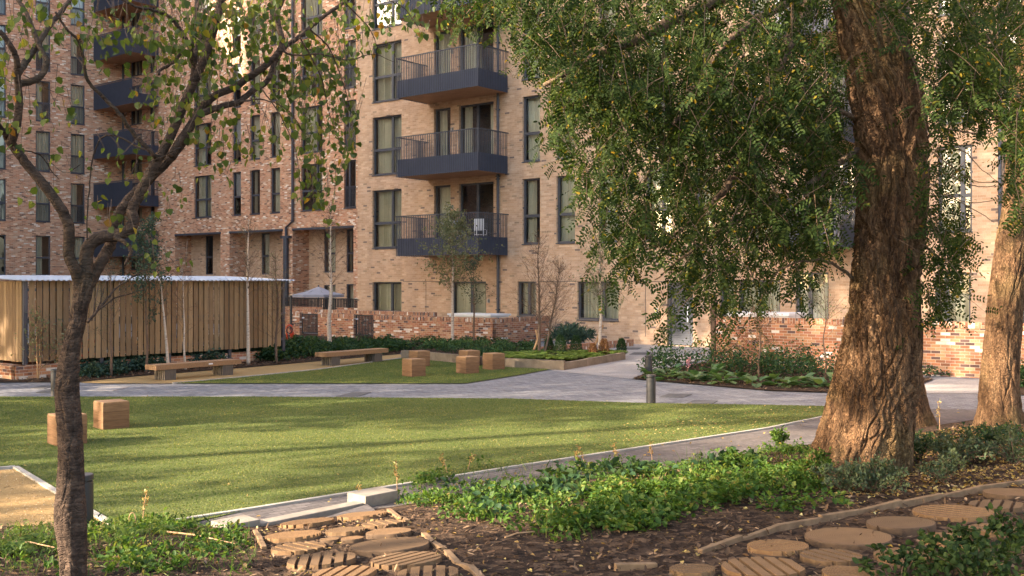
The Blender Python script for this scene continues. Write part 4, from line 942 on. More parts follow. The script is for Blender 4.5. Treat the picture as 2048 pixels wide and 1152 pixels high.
BL = [(1000,10,90,50,26,8.5,11),(1075,70,70,80,42,8.5,11.5),(1140,140,75,120,70,8.5,12),(1235,110,90,130,95,8.5,13),(1340,120,110,160,150,8.5,13.5),(1470,140,120,180,190,8.5,13.5),(1600,140,85,200,140,8.7,13.5),
      (1190,270,70,80,34,8.8,12),(1300,300,90,110,75,8.8,13),(1430,340,110,130,120,8.8,13.5),(1570,340,110,180,150,8.8,13.5),(1130,230,40,70,14,8.8,10.5),(1210,390,60,40,20,8.8,11),(1250,470,75,50,42,9,11.5),
      (1330,450,90,70,50,9,12),(1430,510,100,70,85,9,12.5),(1560,490,90,90,85,9,13),(1650,330,50,230,70,9,13.5),(1400,585,50,55,20,9,11),(1330,640,20,40,5,9,10.5),(1410,650,22,40,6,9,11),(1490,590,60,60,34,9,12),(1600,560,50,60,20,9.5,12),
      (1300,560,45,45,11,9,11),(1230,540,40,40,10,9,11),(940,15,60,30,9,8.5,10),(1880,60,80,90,48,9,13),(1990,70,70,110,66,9,13),(1890,180,60,90,40,9,13),(1975,180,70,80,50,9,13),(1870,330,28,80,14,9.5,12),(1895,380,30,60,6,9.5,12),
      (1885,510,45,70,34,9.8,11.5),(1905,590,28,40,12,9.8,11.5),(2035,340,25,110,26,8.6,11),(1848,620,16,60,7,9.8,11),(1560,-150,420,110,260,8.5,13.5),(1150,-120,260,80,90,8.5,13),(1790,40,20,60,6,8.9,9.8),(1960,120,80,60,20,8.6,10)]
nleaf = robinia_crown('crown', T1, o1, [(b[0], b[1]-26, b[2], b[3], b[4]*(.55 if b[1] > 400 and b[0] < 1700 else 1), b[5], b[6]) for b in BL], .80, .043)
# ---- second trunk at the right
o2 = bank(2000, 850); T2 = thing('locust_tree', 'straight locust tree trunk with sunlit furrowed bark at the right frame edge', 'tree', o2)
Y2T = o2.y
trunk_mesh([(-420,2080,2130),(0,2045,2100),(200,2025,2088),(300,2016,2080),(400,2010,2076),(440,2004,2072),(480,1994,2066),(530,1987,2054),(600,1979,2046),(700,1970,2038),(760,1963,2035),(800,1960,2036),(840,1954,2046),(860,1948,2054),(900,1940,2060)], Y2T, 'trunk', T2, o2, nth=160, nz=420, ridge=.022, kf=16, zf=1.3, seed=21)
lm = MB()
for pts, r0, r1 in [([at(2060,-150,Y2T), at(1980,-260,Y2T-.5), at(1880,-300,Y2T-1)], .1, .03), ([at(2010,260,Y2T), at(1960,200,Y2T-.4), at(1900,120,Y2T-.8)], .04, .01)]: limb_mb(lm, pts, r0, r1)
lm.build('limbs', MAT['lbark'], T2, o2, smooth=True)
robinia_crown('crown', T2, o2, [(2010,-120,120,120,60,11.5,15.5),(1930,90,60,100,16,12,14),(2040,200,40,120,18,12,14)], 1.0)
o3 = bank(1838, 848); T3 = thing('locust_tree', 'locust tree with flared base behind the huge trunk, mostly hidden', 'tree', o3)
trunk_mesh([(-420,1740,1790),(0,1752,1806),(400,1765,1825),(600,1772,1830),(700,1775,1836),(760,1776,1843),(800,1774,1852),(840,1768,1866),(860,1760,1874),(900,1745,1885)], o3.y, 'trunk', T3, o3, nth=140, nz=360, ridge=.022, kf=16, zf=1.3, seed=33)
robinia_crown('crown', T3, o3, [(1700,-160,220,130,60,13,16.5),(1520,250,110,150,30,13,15.5)], 1.0)

# ---- slim tree in the left foreground
YL = 6.0; o4 = Vector((*[ (146-CX)/F*YL, YL], 0)); o4.z = float(hill(o4.x, o4.y))
T4 = thing('slim_tree', 'slim brown forked tree with hanging heart shaped leaves in the left foreground', 'tree', o4)
trunk_mesh([(545,158,196),(576,150,187),(600,147,179),(630,142,173),(660,134,167),(680,127,162),(720,119,158),(780,111,156),(830,114,161),(880,118,165),(940,118,166),(990,112,169),(1030,110,171),(1060,112,172),(1110,119,173),(1152,122,173),(1220,116,178)], YL, 'trunk', T4, o4, nth=110, nz=360, ridge=.007, kf=9, zf=3.2, seed=51, mat='cbark')
lm = MB(); W = lambda r: r/F*YL
def limb(pts, r0, r1, dy=0.0, dy1=None, n=10):
    m = len(pts); dy1 = dy if dy1 is None else dy1
    limb_mb(lm, [at(x, y, YL + dy + (dy1-dy)*k/(m-1)) for k, (x, y) in enumerate(pts)], W(r0), W(r1), n, 6, .0015)
limb([(160,580),(154,548),(139,514),(136,449),(112,402),(78,358),(49,324),(22,285),(14,270)], 12.5, 8, 0, -.3)
limb([(22,287),(34,250),(38,200),(35,160),(33,120),(20,90),(0,62)], 8.5, 4.5, -.3, -.6); limb([(36,168),(75,158),(93,125),(80,95),(66,60),(50,20),(20,-20)], 7, 3.5, -.35, -.1); limb([(35,148),(60,112),(90,65),(125,20),(160,-30)], 7, 4, -.4, .2)
limb([(14,272),(-10,240),(-40,180)], 7, 4, -.3, -.5)
limb([(172,560),(172,530),(178,492),(205,474),(230,472),(257,460),(268,441),(264,420),(284,379),(310,327),(336,284),(374,195),(400,138),(426,65),(436,26),(449,-20)], 14, 7.5, 0, .2)
limb([(180,566),(190,545),(208,514),(221,488),(234,436),(260,397),(286,371),(338,319),(366,283),(392,232),(428,193),(465,177),(496,156),(538,125),(564,90),(556,47),(556,20),(575,-20)], 13, 5.5, .06, .6)
limb([(340,312),(372,262),(397,232),(426,218),(452,211),(480,203),(506,180),(533,164),(546,135),(564,101),(595,75),(621,55),(652,29),(684,8),(720,-20)], 8, 4, .1, 1.0)
limb([(314,318),(300,302),(260,258),(240,229),(208,195),(175,161),(167,117),(156,81),(133,58),(110,25)], 5, 2, .1, -.4); limb([(392,135),(380,96),(366,68),(338,34),(307,21),(271,13),(230,-10)], 4.5, 2.5, .2, -.2)
limb([(392,135),(370,102),(346,125),(320,140),(318,150)], 4.5, 2.5, .2, 0); limb([(385,170),(392,100),(410,60),(430,20)], 6, 3, .25, .5); limb([(386,172),(388,120),(384,60),(400,0)], 5, 2.5, .3, .6)
limb([(229,474),(250,485),(262,500),(256,515),(250,530)], 5, 2, -.05); limb([(290,300),(220,270),(190,300),(178,380),(173,480)], 2, 1.2, .0)
for pts, a, b in [([(176,644),(211,602),(233,576),(258,559),(300,537)], 3, .8), ([(200,618),(230,596),(255,590),(287,578)], 2, .7), ([(190,630),(205,590),(212,560)], 1.6, .6), ([(184,640),(193,590),(198,560)], 1.4, .5), ([(250,565),(280,545),(330,528),(375,515)], 1.4, .6), ([(560,100),(590,110),(640,108),(700,120),(745,108),(790,125)], 2.2, .6), ([(520,172),(560,230),(590,300),(600,360)], 1.6, .5), ([(620,58),(660,100),(690,180),(710,260)], 2, .5),
                 ([(600,75),(640,150),(660,230),(690,320)], 1.8, .5), ([(480,203),(530,200),(580,225),(620,290)], 1.8, .5), ([(690,5),(740,60),(760,110)], 1.6, .5), ([(720,-15),(800,10),(840,60)], 1.8, .5), ([(95,320),(130,345),(160,330)], 1.5, .6), ([(42,300),(80,310),(105,345),(118,358)], 1.8, .7), ([(48,150),(100,180),(150,200)], 1.5, .5), ([(360,295),(310,320),(270,330)], 1.6, .6)]: limb(pts, a, b, rng.uniform(-.3,.4), rng.uniform(-.2,.8), 5)
lm.build('limbs', MAT['cbark'], T4, o4, smooth=True)
LB = [(640,180,85,110,200,6.2,7.6),(600,110,90,80,150,6.0,7.4),(650,300,60,90,110,6.2,7.4),(625,360,40,60,55,6.2,7.2),(690,260,30,70,45,6.3,7.2),(560,220,60,60,60,6,7.2),(700,60,50,70,70,6.3,7.6),(780,30,60,40,45,6.4,7.6),(860,40,50,40,30,6.6,7.6),(770,80,30,40,16,6.5,7.4),
      (440,60,90,70,170,5.8,7.2),(340,50,80,60,110,5.6,7),(380,150,70,70,100,5.8,7),(470,130,70,60,85,5.9,7.2),(430,250,60,50,50,5.9,7),(330,200,60,60,50,5.7,6.8),(540,40,60,50,80,6,7.4),(520,290,50,40,35,6,7),(430,330,50,40,28,5.9,6.8),(300,130,60,70,45,5.6,6.6),(360,250,50,50,34,5.8,6.8),(250,60,70,50,55,5.4,6.6),
      (180,40,60,50,40,5.4,6.4),(90,50,70,60,85,5.3,6.4),(30,90,40,70,40,5.2,6.2),(15,200,35,70,30,5.2,6),(20,270,30,50,20,5.2,6),(110,200,50,60,16,5.4,6.2),(60,250,40,40,14,5.3,6),(190,110,30,40,18,5.5,6.3),(150,250,70,60,12,5.5,6.2),(130,330,60,50,12,5.5,6.2),
      (250,290,60,50,16,5.6,6.4),(280,330,50,40,16,5.6,6.4),(230,400,50,60,14,5.6,6.4),(290,460,50,50,8,5.7,6.4),(330,390,60,40,18,5.8,6.6),(320,520,60,25,16,5.7,6.5),(180,420,60,40,8,5.6,6.2),(60,390,40,30,5,5.4,6),(400,60,30,30,40,5.8,7),(355,95,60,40,50,5.7,6.8),(620,140,60,60,80,6.1,7.3),(470,20,70,40,80,5.8,7.2),(660,430,20,40,10,6.3,7)]
Ps, Ls = [], []
for px, py, rx, ry, n, ya, yb in LB:
    n = int(n*(.8 if px < 330 else 1.1))
    a = rng.uniform(0, 2*np.pi, n); q = np.sqrt(rng.random(n)); y = rng.uniform(ya, yb, n); x_, y_ = px+rx*q*np.cos(a), py+ry*q*np.sin(a)
    Ps.append(np.stack([(x_-CX)/F*y, y, EYE-(y_-HZ)/F*y], 1))
# a leafy mass higher up, above the frame, so the crown keeps going
a = rng.normal(size=(900,3))*np.array([.8,.7,.35]); Ps.append(np.array(at(430,-170,6.6)) + a)
Ps = np.concatenate(Ps); n = len(Ps); D = rng.normal(size=(n,3))*.45 + np.array([0,0,-1.0]); N = rng.normal(size=(n,3)) + np.array([0,-.4,.25]); Ls = rng.uniform(.026, .056, n)
V, Fc = leaves(Ps, D, N, Ls, Ls*.85, 'heart', .14); cr = np_mesh('crown', V, Fc, MAT['lime'], T4, o4)
tw = MB()
for p in Ps[::3]: tw.tube([Vector(p)+Vector((rng.normal()*.03, rng.normal()*.03, rng.uniform(.06,.16))), Vector(p)], [.0022,.0012], 3, cap=False)
tw.build('twigs', MAT['twig'], cr, o4)

# ---- young trees and saplings
def young(bx, by, ty, rpx, lab, leafn, lmat, bark='birch', spread=.28, low=.35, nb=26, leafL=.03, lean=0.0, name='sapling', twm='twig', stake=None, multi=1, bz=0.0):
    x, y = g(bx, by) if not isinstance(bx, Vector) else bx[:2]
    o = Vector((x, y, bz)); t = thing(name, lab, 'tree', o); H = EYE + (HZ-ty)/F*y - bz; r0 = rpx/F*y; tr = MB(); tb = MB(); tips = []
    for m in range(multi):
        off = Vector((rng.normal()*.12, rng.normal()*.12, 0)) if m else Vector(); ln = lean + (rng.normal()*.06 if m else 0); h = H*(1 if m == 0 else rng.uniform(.7,.92))
        P = [o+off*.5+Vector((0,0,-.05))] + [o+off*(1+k*.25)+Vector((ln*h*k/5+rng.normal()*.02, rng.normal()*.02, h*k/5)) for k in range(1, 6)]
        C = limb_mb(tr, P, r0*(.8 if m else 1), r0*.12, 8, 5)
        for b in range(nb):
            f = low + (1-low)*rng.random()**.85; p = C[min(int(f*(len(C)-1)), len(C)-1)]; a = rng.uniform(0, 2*np.pi); ll = H*spread*(1.15-f)*rng.uniform(.6,1.2) + .12
            d = np.array([math.cos(a)*.7, math.sin(a)*.7, rng.uniform(.5,1.1)]); d /= np.linalg.norm(d); Q = [p]
            for k in range(4): d = d + rng.normal(size=3)*.16 + np.array([0,0,.05]); d /= np.linalg.norm(d); Q.append(Q[-1]+d*ll/4)
            tb.tube([Vector(q) for q in Q], [r0*.16+.0025,.0045,.0038,.003,.002], 4, cap=False); tips += Q[1:]
            for s in range(5):
                i = rng.integers(1, 5); q = Q[i]; dd = d + rng.normal(size=3)*.55; dd /= np.linalg.norm(dd); l2 = ll*rng.uniform(.25,.55)
                tb.tube([Vector(q), Vector(q+dd*l2*.5+rng.normal(size=3)*.01), Vector(q+dd*l2)], [.003,.0025,.0015], 3, cap=False); tips += [q+dd*l2*.5, q+dd*l2, q+dd*l2*.8]
    tr.build('trunk', MAT[bark], t, o, smooth=True); tb.build('branches', MAT[twm], t, o)
    if leafn:
        T = np.array(tips); T = T[rng.integers(0, len(T), leafn)] + rng.normal(size=(leafn,3))*.05; L = rng.uniform(.7,1.2,leafn)*leafL
        V, Fc = leaves(T, rdir(leafn,-.3), rdir(leafn,.5), L, L*.6, 'oval', .2); np_mesh('leaves', V, Fc, MAT[lmat], t, o)
    if stake:
        for k, (sx, sy, tx, ty2) in enumerate(stake):
            s = MB(); gx, gy = g(sx, sy); s.tube([Vector((gx,gy,.0)), at(tx, ty2, gy+rng.uniform(-.1,.15))], .038, 8); tag(s.build('timber_stake', MAT['stake'], None, (gx,gy,0)), ['leaning timber stake','second leaning timber stake'][k] + (' of the slim staked birch' if 'birch' in lab else ' of the reddish many twigged tree'), 'stake')
    return t
young(497, 729, 440, 4.2, 'straight young birch with bare pale stem behind the nearer bench', 260, 'olive', low=.42, nb=60, spread=.26)
young(337, 743, 505, 3.8, 'pale leaning birch sapling behind the left end of the nearer bench', 420, 'rust', lean=-.09, low=.4, nb=24, spread=.25)
young(372, 740, 520, 2.6, 'thin sapling with reddish leaves behind the middle of the nearer bench', 520, 'rust', lean=-.03, low=.3, nb=24, spread=.3)
young(222, 753, 520, 3.0, 'brown stemmed sapling in front of the shed boards, right of the slim tree', 520, 'bluegreen', 'twig', low=.3, nb=22, spread=.3)
young(292, 746, 452, 3.0, 'blue green leafed young tree growing between shed and slim tree', 2200, 'bluegreen', 'twig', low=.3, nb=50, spread=.36, leafL=.065)
young(553, 725, 500, 3.0, 'slender sapling with tiny pale leaves at the right end of the shed', 700, 'olive', 'twig', low=.2, nb=60, spread=.3)
young(660, 700, 405, 5.0, 'young tree with clean white stem and bare upswept twigs behind the farther bench', 240, 'rust', 'birch', low=.42, nb=70, spread=.34)
young(905, 693, 430, 3.8, 'young silver leafed tree in front of the lowest buff balcony', 3200, 'olive', 'birch', low=.38, nb=64, spread=.44, leafL=.085)
young(948, 695, 520, 2.6, 'thin dark stemmed sapling with blue green leaves under the lowest balcony', 700, 'bluegreen', 'twig', low=.45, nb=26, spread=.32, leafL=.06)
young(1078, 716, 470, 3.4, 'reddish many twigged young tree, leafless and staked, in the fern bed', 420, 'rust', 'twig', low=.22, nb=90, spread=.36, leafL=.035, stake=[(1063,713,1081,665),(1080,705,1072,660)], multi=2)
young(1200, 714, 470, 4.2, 'slim staked birch with mottled bark at the corner of the fern bed', 900, 'olive', 'birch', low=.3, nb=60, spread=.34, leafL=.06, stake=[(1181,713,1206,650)])
young(1518, 752, 610, 3.0, 'small wide branched shrub tree before the taller orange garden wall', 330, 'rust', 'twig', low=.25, nb=26, spread=.5, leafL=.05, name='young_tree')
young(1650, 760, 560, 2.2, 'thin twiggy young tree beside the huge trunk, before the orange wall', 240, 'olive', 'twig', low=.3, nb=22, spread=.4, leafL=.05, name='young_tree')
young(75, 758, 625, 1.8, 'scraggy pale leaved shrub at the corner of the shed plinth', 260, 'olive', 'stake', low=.1, nb=20, spread=.4, leafL=.07, name='young_shrub', multi=2)
young(112, 752, 640, 2.0, 'twiggy half bare shrub left of the slim tree, before the shed', 300, 'olive', 'stake', low=.15, nb=20, spread=.4, leafL=.06, name='young_shrub', multi=2)

# ---- trees outside the frame on the left: their gaps let the sun reach the lawn in streaks
def far_tree(x, y, h, cr, lab, n=FTN, gap=.0, base=.22):
    o = Vector((x, y, 0)); t = thing('broadleaf_tree', lab, 'tree', o); tm = MB(); P = limb_mb(tm, [o, o+Vector((.1,.1,h*.3)), o+Vector((-.1,.2,h*.65)), o+Vector((0,0,h*.9))], .28, .05, 10)
    cs = []
    for k in range(int(h*(.72 if n < FTN*.9 else .85))):
        a = rng.uniform(0, 6.28); z = rng.uniform(base, .95); rr = cr*1.05*math.sin(math.pi*min(1,(z-base+.12)/(1.12-base)))*rng.uniform(.4,.95); c = np.array([x+rr*math.cos(a), y+rr*math.sin(a), h*z]); cs.append((c, cr*rng.uniform(.26,.44)))
        limb_mb(tm, [P[int(len(P)*.35*z)+6], (P[int(len(P)*.35*z)+6]+c)/2+np.array([0,0,.3]), c], .06, .015, 6)
    tm.build('trunk', MAT['cbark'], t, o, smooth=True)
    C = np.array([c for c, r in cs]); Rr = np.array([r for c, r in cs]); n = int(n*h/20); i = rng.integers(0, len(cs), n); p = C[i] + rdir(n)*(Rr[i]*rng.random(n)**.4)[:,None]*np.array([1,1,.75]); L = rng.uniform(.24,.42,n)
    V, Fc = leaves(p, rdir(n,-.3), rdir(n,.6), L, L*.7, 'oval', .2); np_mesh('crown', V, Fc, MAT['lime'], t, o)
FT = [(-20,-8,19,5,'tall leafy tree near the foot of the bank on the left, outside the view'), (-23,-1,20,5.2,'tall leafy tree left of the gravel, outside the view'), (-24,6.5,19,5,'leafy tree left of the front lawn, outside the view'),
      (-25,13,24,5.2,'tall leafy tree left of the grey path, outside the view'), (-24,20.5,33,5.6,'leafy tree left of the shed, outside the view'), (-14,-14,18,5,'leafy tree behind the viewpoint on the left'), (-22.5,-5.2,20,3.8,'narrow leafy tree between the two nearest the foot of the bank, outside the view'), (-25.5,25.5,33,5.0,'leafy tree behind the shed on the left, outside the view'),
      (-30,27.5,34,5.2,'second row tree nearest the corner of the opposite block'), (-31,16,34,5.6,'second row tree in line with the grey path, outside the view'), (-34,10,21,5.4,'second row tree left of the grey path, outside the view'), (-34,19,34,5.8,'second row tree farther left of the shed, outside the view')]
for a in FT: far_tree(*a, n=int(FTN*(.8 if -2 < a[1] < 15 and a[2] < 25 else 1)))
# ================================================================== GRASS, CHIPS, LEAVES
def blades(name, polys, n, L, W, mat, label, zf=None, lean=.5, tuft=1):
    V0, D, N, LL = [], [], [], []
    for P, cnt in zip(polys, n):
        x, y = scatter(P, cnt); z = np.zeros(cnt) if zf is None else zf(x, y)
        V0.append(np.stack([x, y, z-.004], 1))
    V0 = np.concatenate(V0); m = len(V0); D = rng.normal(size=(m,3))*lean; D[:,2] = 1; D = unit(D); s = unit(np.cross(D, rng.normal(size=(m,3))))
    l = rng.uniform(L[0], L[1], (m,1)); w = rng.uniform(W[0], W[1], (m,1)); b = unit(D + rng.normal(size=(m,3))*.35*lean)
    Vv = np.stack([V0 - s*w/2, V0 + s*w/2, V0 + D*l*.6 + s*w*.35, V0 + D*l*.6*.98 + b*l*.42, V0 + D*l*.6 - s*w*.35], 1).reshape(-1,3)
    Fc = np.arange(m)[:,None]*5 + np.array([0,1,2,3,4]); return stuff(np_mesh(name, Vv, Fc, mat), label, 'grass')
near = [p for p in LAWN]
blades('lawn_grass', [LAWN], [230000], (.014,.034), (.004,.009), MAT['grass'], 'short mown grass of the front lawn', lean=.75)
blades('lawn_grass', [LAWNB], [70000], (.014,.032), (.005,.010), MAT['grass'], 'short mown grass around the oak cubes', lean=.75)
def bpoly(*px): return [tuple(bank(*q).to_2d()) for q in px]
BANKP = [(-8,2.2),(7.5,2.2),(14,9),(14,18.5),(9,17.5),(4.75,14.6),(-1.5,10.2),(-2.4,9.9),(-3.2,10.0),(-5.5,10.2),(-6.5,8)]
def bz(x, y):
    h = hill(x, y); s_in = np.clip((h-.02)/.12, 0, 1)
    return np.where(h < 0, 0, h) + s_in*((vnoise(x*3+20, y*3+9, seed=3, oct=4)-.5)*.055 + (vnoise(x*14+40, y*14+9, seed=5, oct=2)-.5)*.03)
def chips(name, P, n, L, mat, label, cat, zf, flat=.35, wr_=(.25,.6), curl=.15):
    x, y = scatter(P, n); p = np.stack([x, y, zf(x, y)+.008], 1); d = rng.normal(size=(n,3)); d[:,2] *= flat; N = rng.normal(size=(n,3))*flat; N[:,2] += 1
    l = rng.uniform(L[0], L[1], n); V, Fc = leaves(p, d, N, l, l*rng.uniform(*wr_, n), 'oval', curl); return stuff(np_mesh(name, V, Fc, mat), label, cat)
chips('bark_chips', BANKP, 60000, (.02,.075), MAT['chip'], 'loose bark chips covering the planted bank', 'mulch', bz, .4, (.15,.45))
chips('fallen_leaves', BANKP, 5200, (.02,.05), MAT['fallen'], 'small yellow fallen leaves scattered on the bank', 'leaves', bz, .3, (.4,.8), .3)
chips('fallen_leaves', bpoly((1560,960),(1640,930),(1810,930),(1830,870),(1960,850),(2048,860),(2048,980),(1700,1000)), 3500, (.02,.05), MAT['fallen'], 'golden leaf litter around the feet of the big trees', 'leaves', bz, .3, (.4,.8), .3)
flat0 = lambda x, y: np.full(len(x), .02)
chips('fallen_leaves', G((1100,885),(1300,840),(1650,814),(1650,834),(1300,892),(1024,930),(900,955)), 240, (.025,.05), MAT['fallen'], 'yellow leaves lying on the lawn edge near the narrow path', 'leaves', flat0, .2, (.5,.8), .2)
chips('fallen_leaves', LAWN, 110, (.025,.045), MAT['fallen'], 'few yellow leaves scattered over the front lawn', 'leaves', lambda x, y: np.full(len(x), .035), .2, (.5,.8), .2)
chips('fallen_leaves', P2[1:12], 260, (.03,.06), MAT['fallen'], 'dry leaves on the narrow brown path', 'leaves', lambda x, y: np.full(len(x), .0), .2, (.5,.8), .2)
chips('bark_chips', BEDD, 5000, (.03,.08), MAT['chip'], 'bark chips in the hosta bed', 'mulch', lambda x, y: np.full(len(x), .02), .4, (.2,.5))
chips('bark_chips', G((20,764),(160,763),(265,752),(480,735),(640,721),(800,707),(745,690),(480,715),(265,730),(120,745)), 6000, (.03,.09), MAT['chip'], 'bark chips at the front of the long bed', 'mulch', lambda x, y: np.full(len(x), .02), .4, (.2,.5))

# ================================================================== GROUND COVER AND PLANTS
def cover_mass(name, spots, L, mat, label, zf, hgt, per, cat='plants', shape='oval', wl=.62, up=.35, fold=.25, stems=False):
    """spots: array (x, y, radius, height)"""
    X = np.repeat(spots, per, 0); n = len(X); a = rng.uniform(0, 2*np.pi, n); q = np.sqrt(rng.random(n)); x = X[:,0]+X[:,2]*q*np.cos(a); y = X[:,1]+X[:,2]*q*np.sin(a)
    z = zf(x, y) + X[:,3]*np.sqrt(np.clip(1-q*q*.8, 0, 1))*rng.random(n)**.55; l = rng.uniform(L[0], L[1], n)
    d = np.stack([np.cos(a), np.sin(a), np.zeros(n)], 1)*.7 + rng.normal(size=(n,3))*.55; d[:,2] += up*rng.uniform(-.6,1,n); N = rng.normal(size=(n,3))*.45; N[:,2] += 1
    V, Fc = leaves(np.stack([x,y,z],1), d, N, l, l*wl, shape, fold); return stuff(np_mesh(name, V, Fc, mat), label, cat)
def spots(P, n, r, h, thresh=0, sc_=2.0, seed=0):
    x, y = scatter(P, n*3); v = vnoise(x*sc_+30, y*sc_+30, seed=seed, oct=2); i = np.argsort(-v + rng.random(len(v))*thresh)[:n]
    return np.stack([x[i], y[i], rng.uniform(*r, n), rng.uniform(*h, n)], 1)
GC1 = bpoly((795,985),(850,950),(960,932),(1100,935),(1250,930),(1400,912),(1560,900),(1640,905),(1600,960),(1540,985),(1460,1010),(1330,1050),(1180,1085),(1060,1075),(960,1045),(880,1035),(820,1010))
cover_mass('ground_cover', spots(GC1, 250, (.08,.2), (.05,.18), .28), (.03,.07), MAT['fresh'], 'low bright green ground cover on the bank behind the log paths', bz, 0, 26)
cover_mass('ground_cover', spots(bpoly((1040,1060),(1120,1000),(1300,975),(1480,960),(1530,985),(1450,1015),(1330,1055),(1180,1088)), 120, (.1,.2), (.1,.22), .25, seed=4), (.03,.075), MAT['fresh'], 'taller leafy green clump at the middle of the bank', bz, 0, 46)
cover_mass('ground_cover', spots(bpoly((800,1000),(1000,940),(1200,940),(1500,915),(1500,960),(1200,1000),(1000,1040)), 60, (.08,.16), (.08,.16), .5, seed=7), (.08,.13), MAT['ever'], 'broad dark leaves among the ground cover on the bank', bz, 0, 10, wl=.8)
cover_mass('ground_cover', spots(bpoly((1480,960),(1600,935),(1640,980),(1700,1010),(1500,1040),(1380,1050)), 60, (.08,.18), (.06,.16), .5, seed=8), (.03,.07), MAT['fresh'], 'patchy green seedlings left of the huge trunk', bz, 0, 22)
WEED = bpoly((-60,1080),(60,1062),(200,1052),(330,1040),(440,1048),(500,1075),(520,1160),(-60,1160))
cover_mass('weeds', spots(WEED, 85, (.05,.14), (.04,.12), .6, seed=2), (.025,.065), MAT['fresh'], 'sunlit weeds and seedlings at the left foreground', bz, 0, 24)
cover_mass('weeds', spots(bpoly((-40,1075),(90,1062),(210,1052),(430,1040),(470,1052),(300,1085),(100,1110),(-40,1120)), 60, (.06,.16), (.06,.17), .5, seed=12), (.02,.05), MAT['fern'], 'ferny green growth along the foot of the gravel, left foreground', bz, 0, 40, wl=.3)
blades('grass_tufts', [WEED], [1300], (.06,.2), (.003,.007), MAT['fresh'], 'long loose grass blades in the left foreground', zf=bz, lean=.8)
blades('grass_tufts', [GC1], [1500], (.06,.2), (.004,.008), MAT['fresh'], 'thin grass blades among the ground cover on the bank', zf=bz, lean=.5)
# bed plants by the fence and walls
fz = lambda x, y: np.full(len(x), .0); fz1 = lambda x, y: np.full(len(x), .08)
cover_mass('ground_cover', spots(G((160,757),(300,748),(330,738),(300,722),(240,728),(150,744)), 130, (.15,.3), (.2,.42), .6, 1.2), (.06,.12), MAT['bluegreen'], 'dark blue green ground cover at the foot of the shed', fz, 0, 60)
cover_mass('ground_cover', spots(G((330,738),(480,727),(520,722),(500,702),(400,708),(300,722)), 140, (.15,.3), (.25,.5), .6, 1.2), (.06,.13), MAT['bluegreen'], 'dark leafy ground cover behind the nearer bench', fz, 0, 60)
cover_mass('ground_cover', spots(G((500,727),(625,716),(660,705),(640,692),(520,698)), 100, (.2,.35), (.25,.5), .9, 1.2), (.08,.15), MAT['ever'], 'glossy laurel mass between shed and farther bench', fz, 0, 60)
cover_mass('ground_cover', spots(G((640,718),(800,704),(830,695),(780,686),(660,692),(620,705)), 90, (.2,.35), (.2,.42), 1.0, 1.2), (.07,.14), MAT['ever'], 'leafy evergreen planting behind the farther bench', fz, 0, 60)
cover_mass('ground_cover', spots(G((815,706),(905,714),(1000,722),(1060,720),(1080,700),(990,693),(830,690)), 130, (.15,.28), (.15,.36), .9, 1.2), (.05,.10), MAT['ever'], 'dark evergreen planting along the low brick wall', fz1, 0, 60)
cover_mass('ground_cover', spots(G((1100,700),(1175,692),(1180,684),(1105,688)), 26, (.15,.3), (.3,.6), .4, 1.2), (.2,.38), MAT['bluegreen'], 'strappy leaved planting behind the low planter wall', lambda x,y: np.full(len(x), .2), 0, 40, wl=.16, up=1.2)
cover_mass('ground_cover', spots(G((1290,738),(1420,732),(1560,738),(1700,752),(1700,764),(1560,757),(1420,748),(1290,750)), 95, (.2,.4), (.4,.95), .9, 1.2, seed=5), (.05,.1), MAT['ever'], 'airy dark shrubs in front of the taller orange wall', fz, 0, 50)
cover_mass('ground_cover', spots(G((1290,745),(1450,728),(1560,732),(1560,745),(1400,745)), 40, (.2,.4), (.6,1.15), .9, 1.2, seed=15), (.04,.09), MAT['rust'], 'thin reddish leafed shrubs in front of the taller orange wall', fz, 0, 22)
cover_mass('ground_cover', spots(G((1985,775),(2060,778),(2060,755),(1985,755)), 16, (.2,.35), (.3,.6), .9, 1.2), (.06,.13), MAT['ever'], 'green planting right of the straight trunk', fz, 0, 50)
cover_mass('ground_cover', spots(G((1800,756),(1900,752),(1960,752),(1900,746)), 24, (.1,.25), (.1,.35), .9, 1.2), (.04,.09), MAT['ever'], 'sparse low planting at the foot of the orange wall', fz, 0, 26)
def fern(x, y, z, s, par=None):
    Pp, Dd, Nn, Ll = [], [], [], []; nf = rng.integers(9, 14)
    for k in range(nf):
        a = 2*np.pi*k/nf + rng.normal()*.2; L = s*rng.uniform(.75,1.15); dirh = np.array([math.cos(a), math.sin(a), 0])
        for j in range(13):
            t = (j+1)/13; p = np.array([x,y,z]) + dirh*L*(t*.85) + np.array([0,0,1])*L*(1.15*t-.95*t*t)*.8; tn = dirh*.85 + np.array([0,0,1.15-1.9*t])*.8; tn /= np.linalg.norm(tn); sd = np.cross(tn, [0,0,1]); sd /= np.linalg.norm(sd)
            ll = L*.26*math.sin(math.pi*(.12+.86*t))**.8+.01
            for sg in (-1,1): Pp.append(p); Dd.append(sd*sg+tn*.45); Nn.append(np.cross(sd, tn)); Ll.append(ll)
    return np.array(Pp), np.array(Dd), np.array(Nn), np.array(Ll)
FB = G((1000,728),(1050,731),(1128,733.5),(1200,724),(1246,714.5),(1200,712),(1100,716),(1040,716)); fx, fy = scatter(FB, 60)
for k in range(60):
    P_, D_, N_, L_ = fern(0, 0, 0, rng.uniform(.34,.55)); V, Fc = leaves(P_, D_, N_, L_, L_*.3, 'blade', .1); o = np_mesh('fern', V, Fc, MAT['fern']); o.location = (fx[k], fy[k], .1)
    tag(o, 'bright green fern in the sleeper edged bed by the entrance paving', 'fern', 'ferns in the sleeper edged bed')
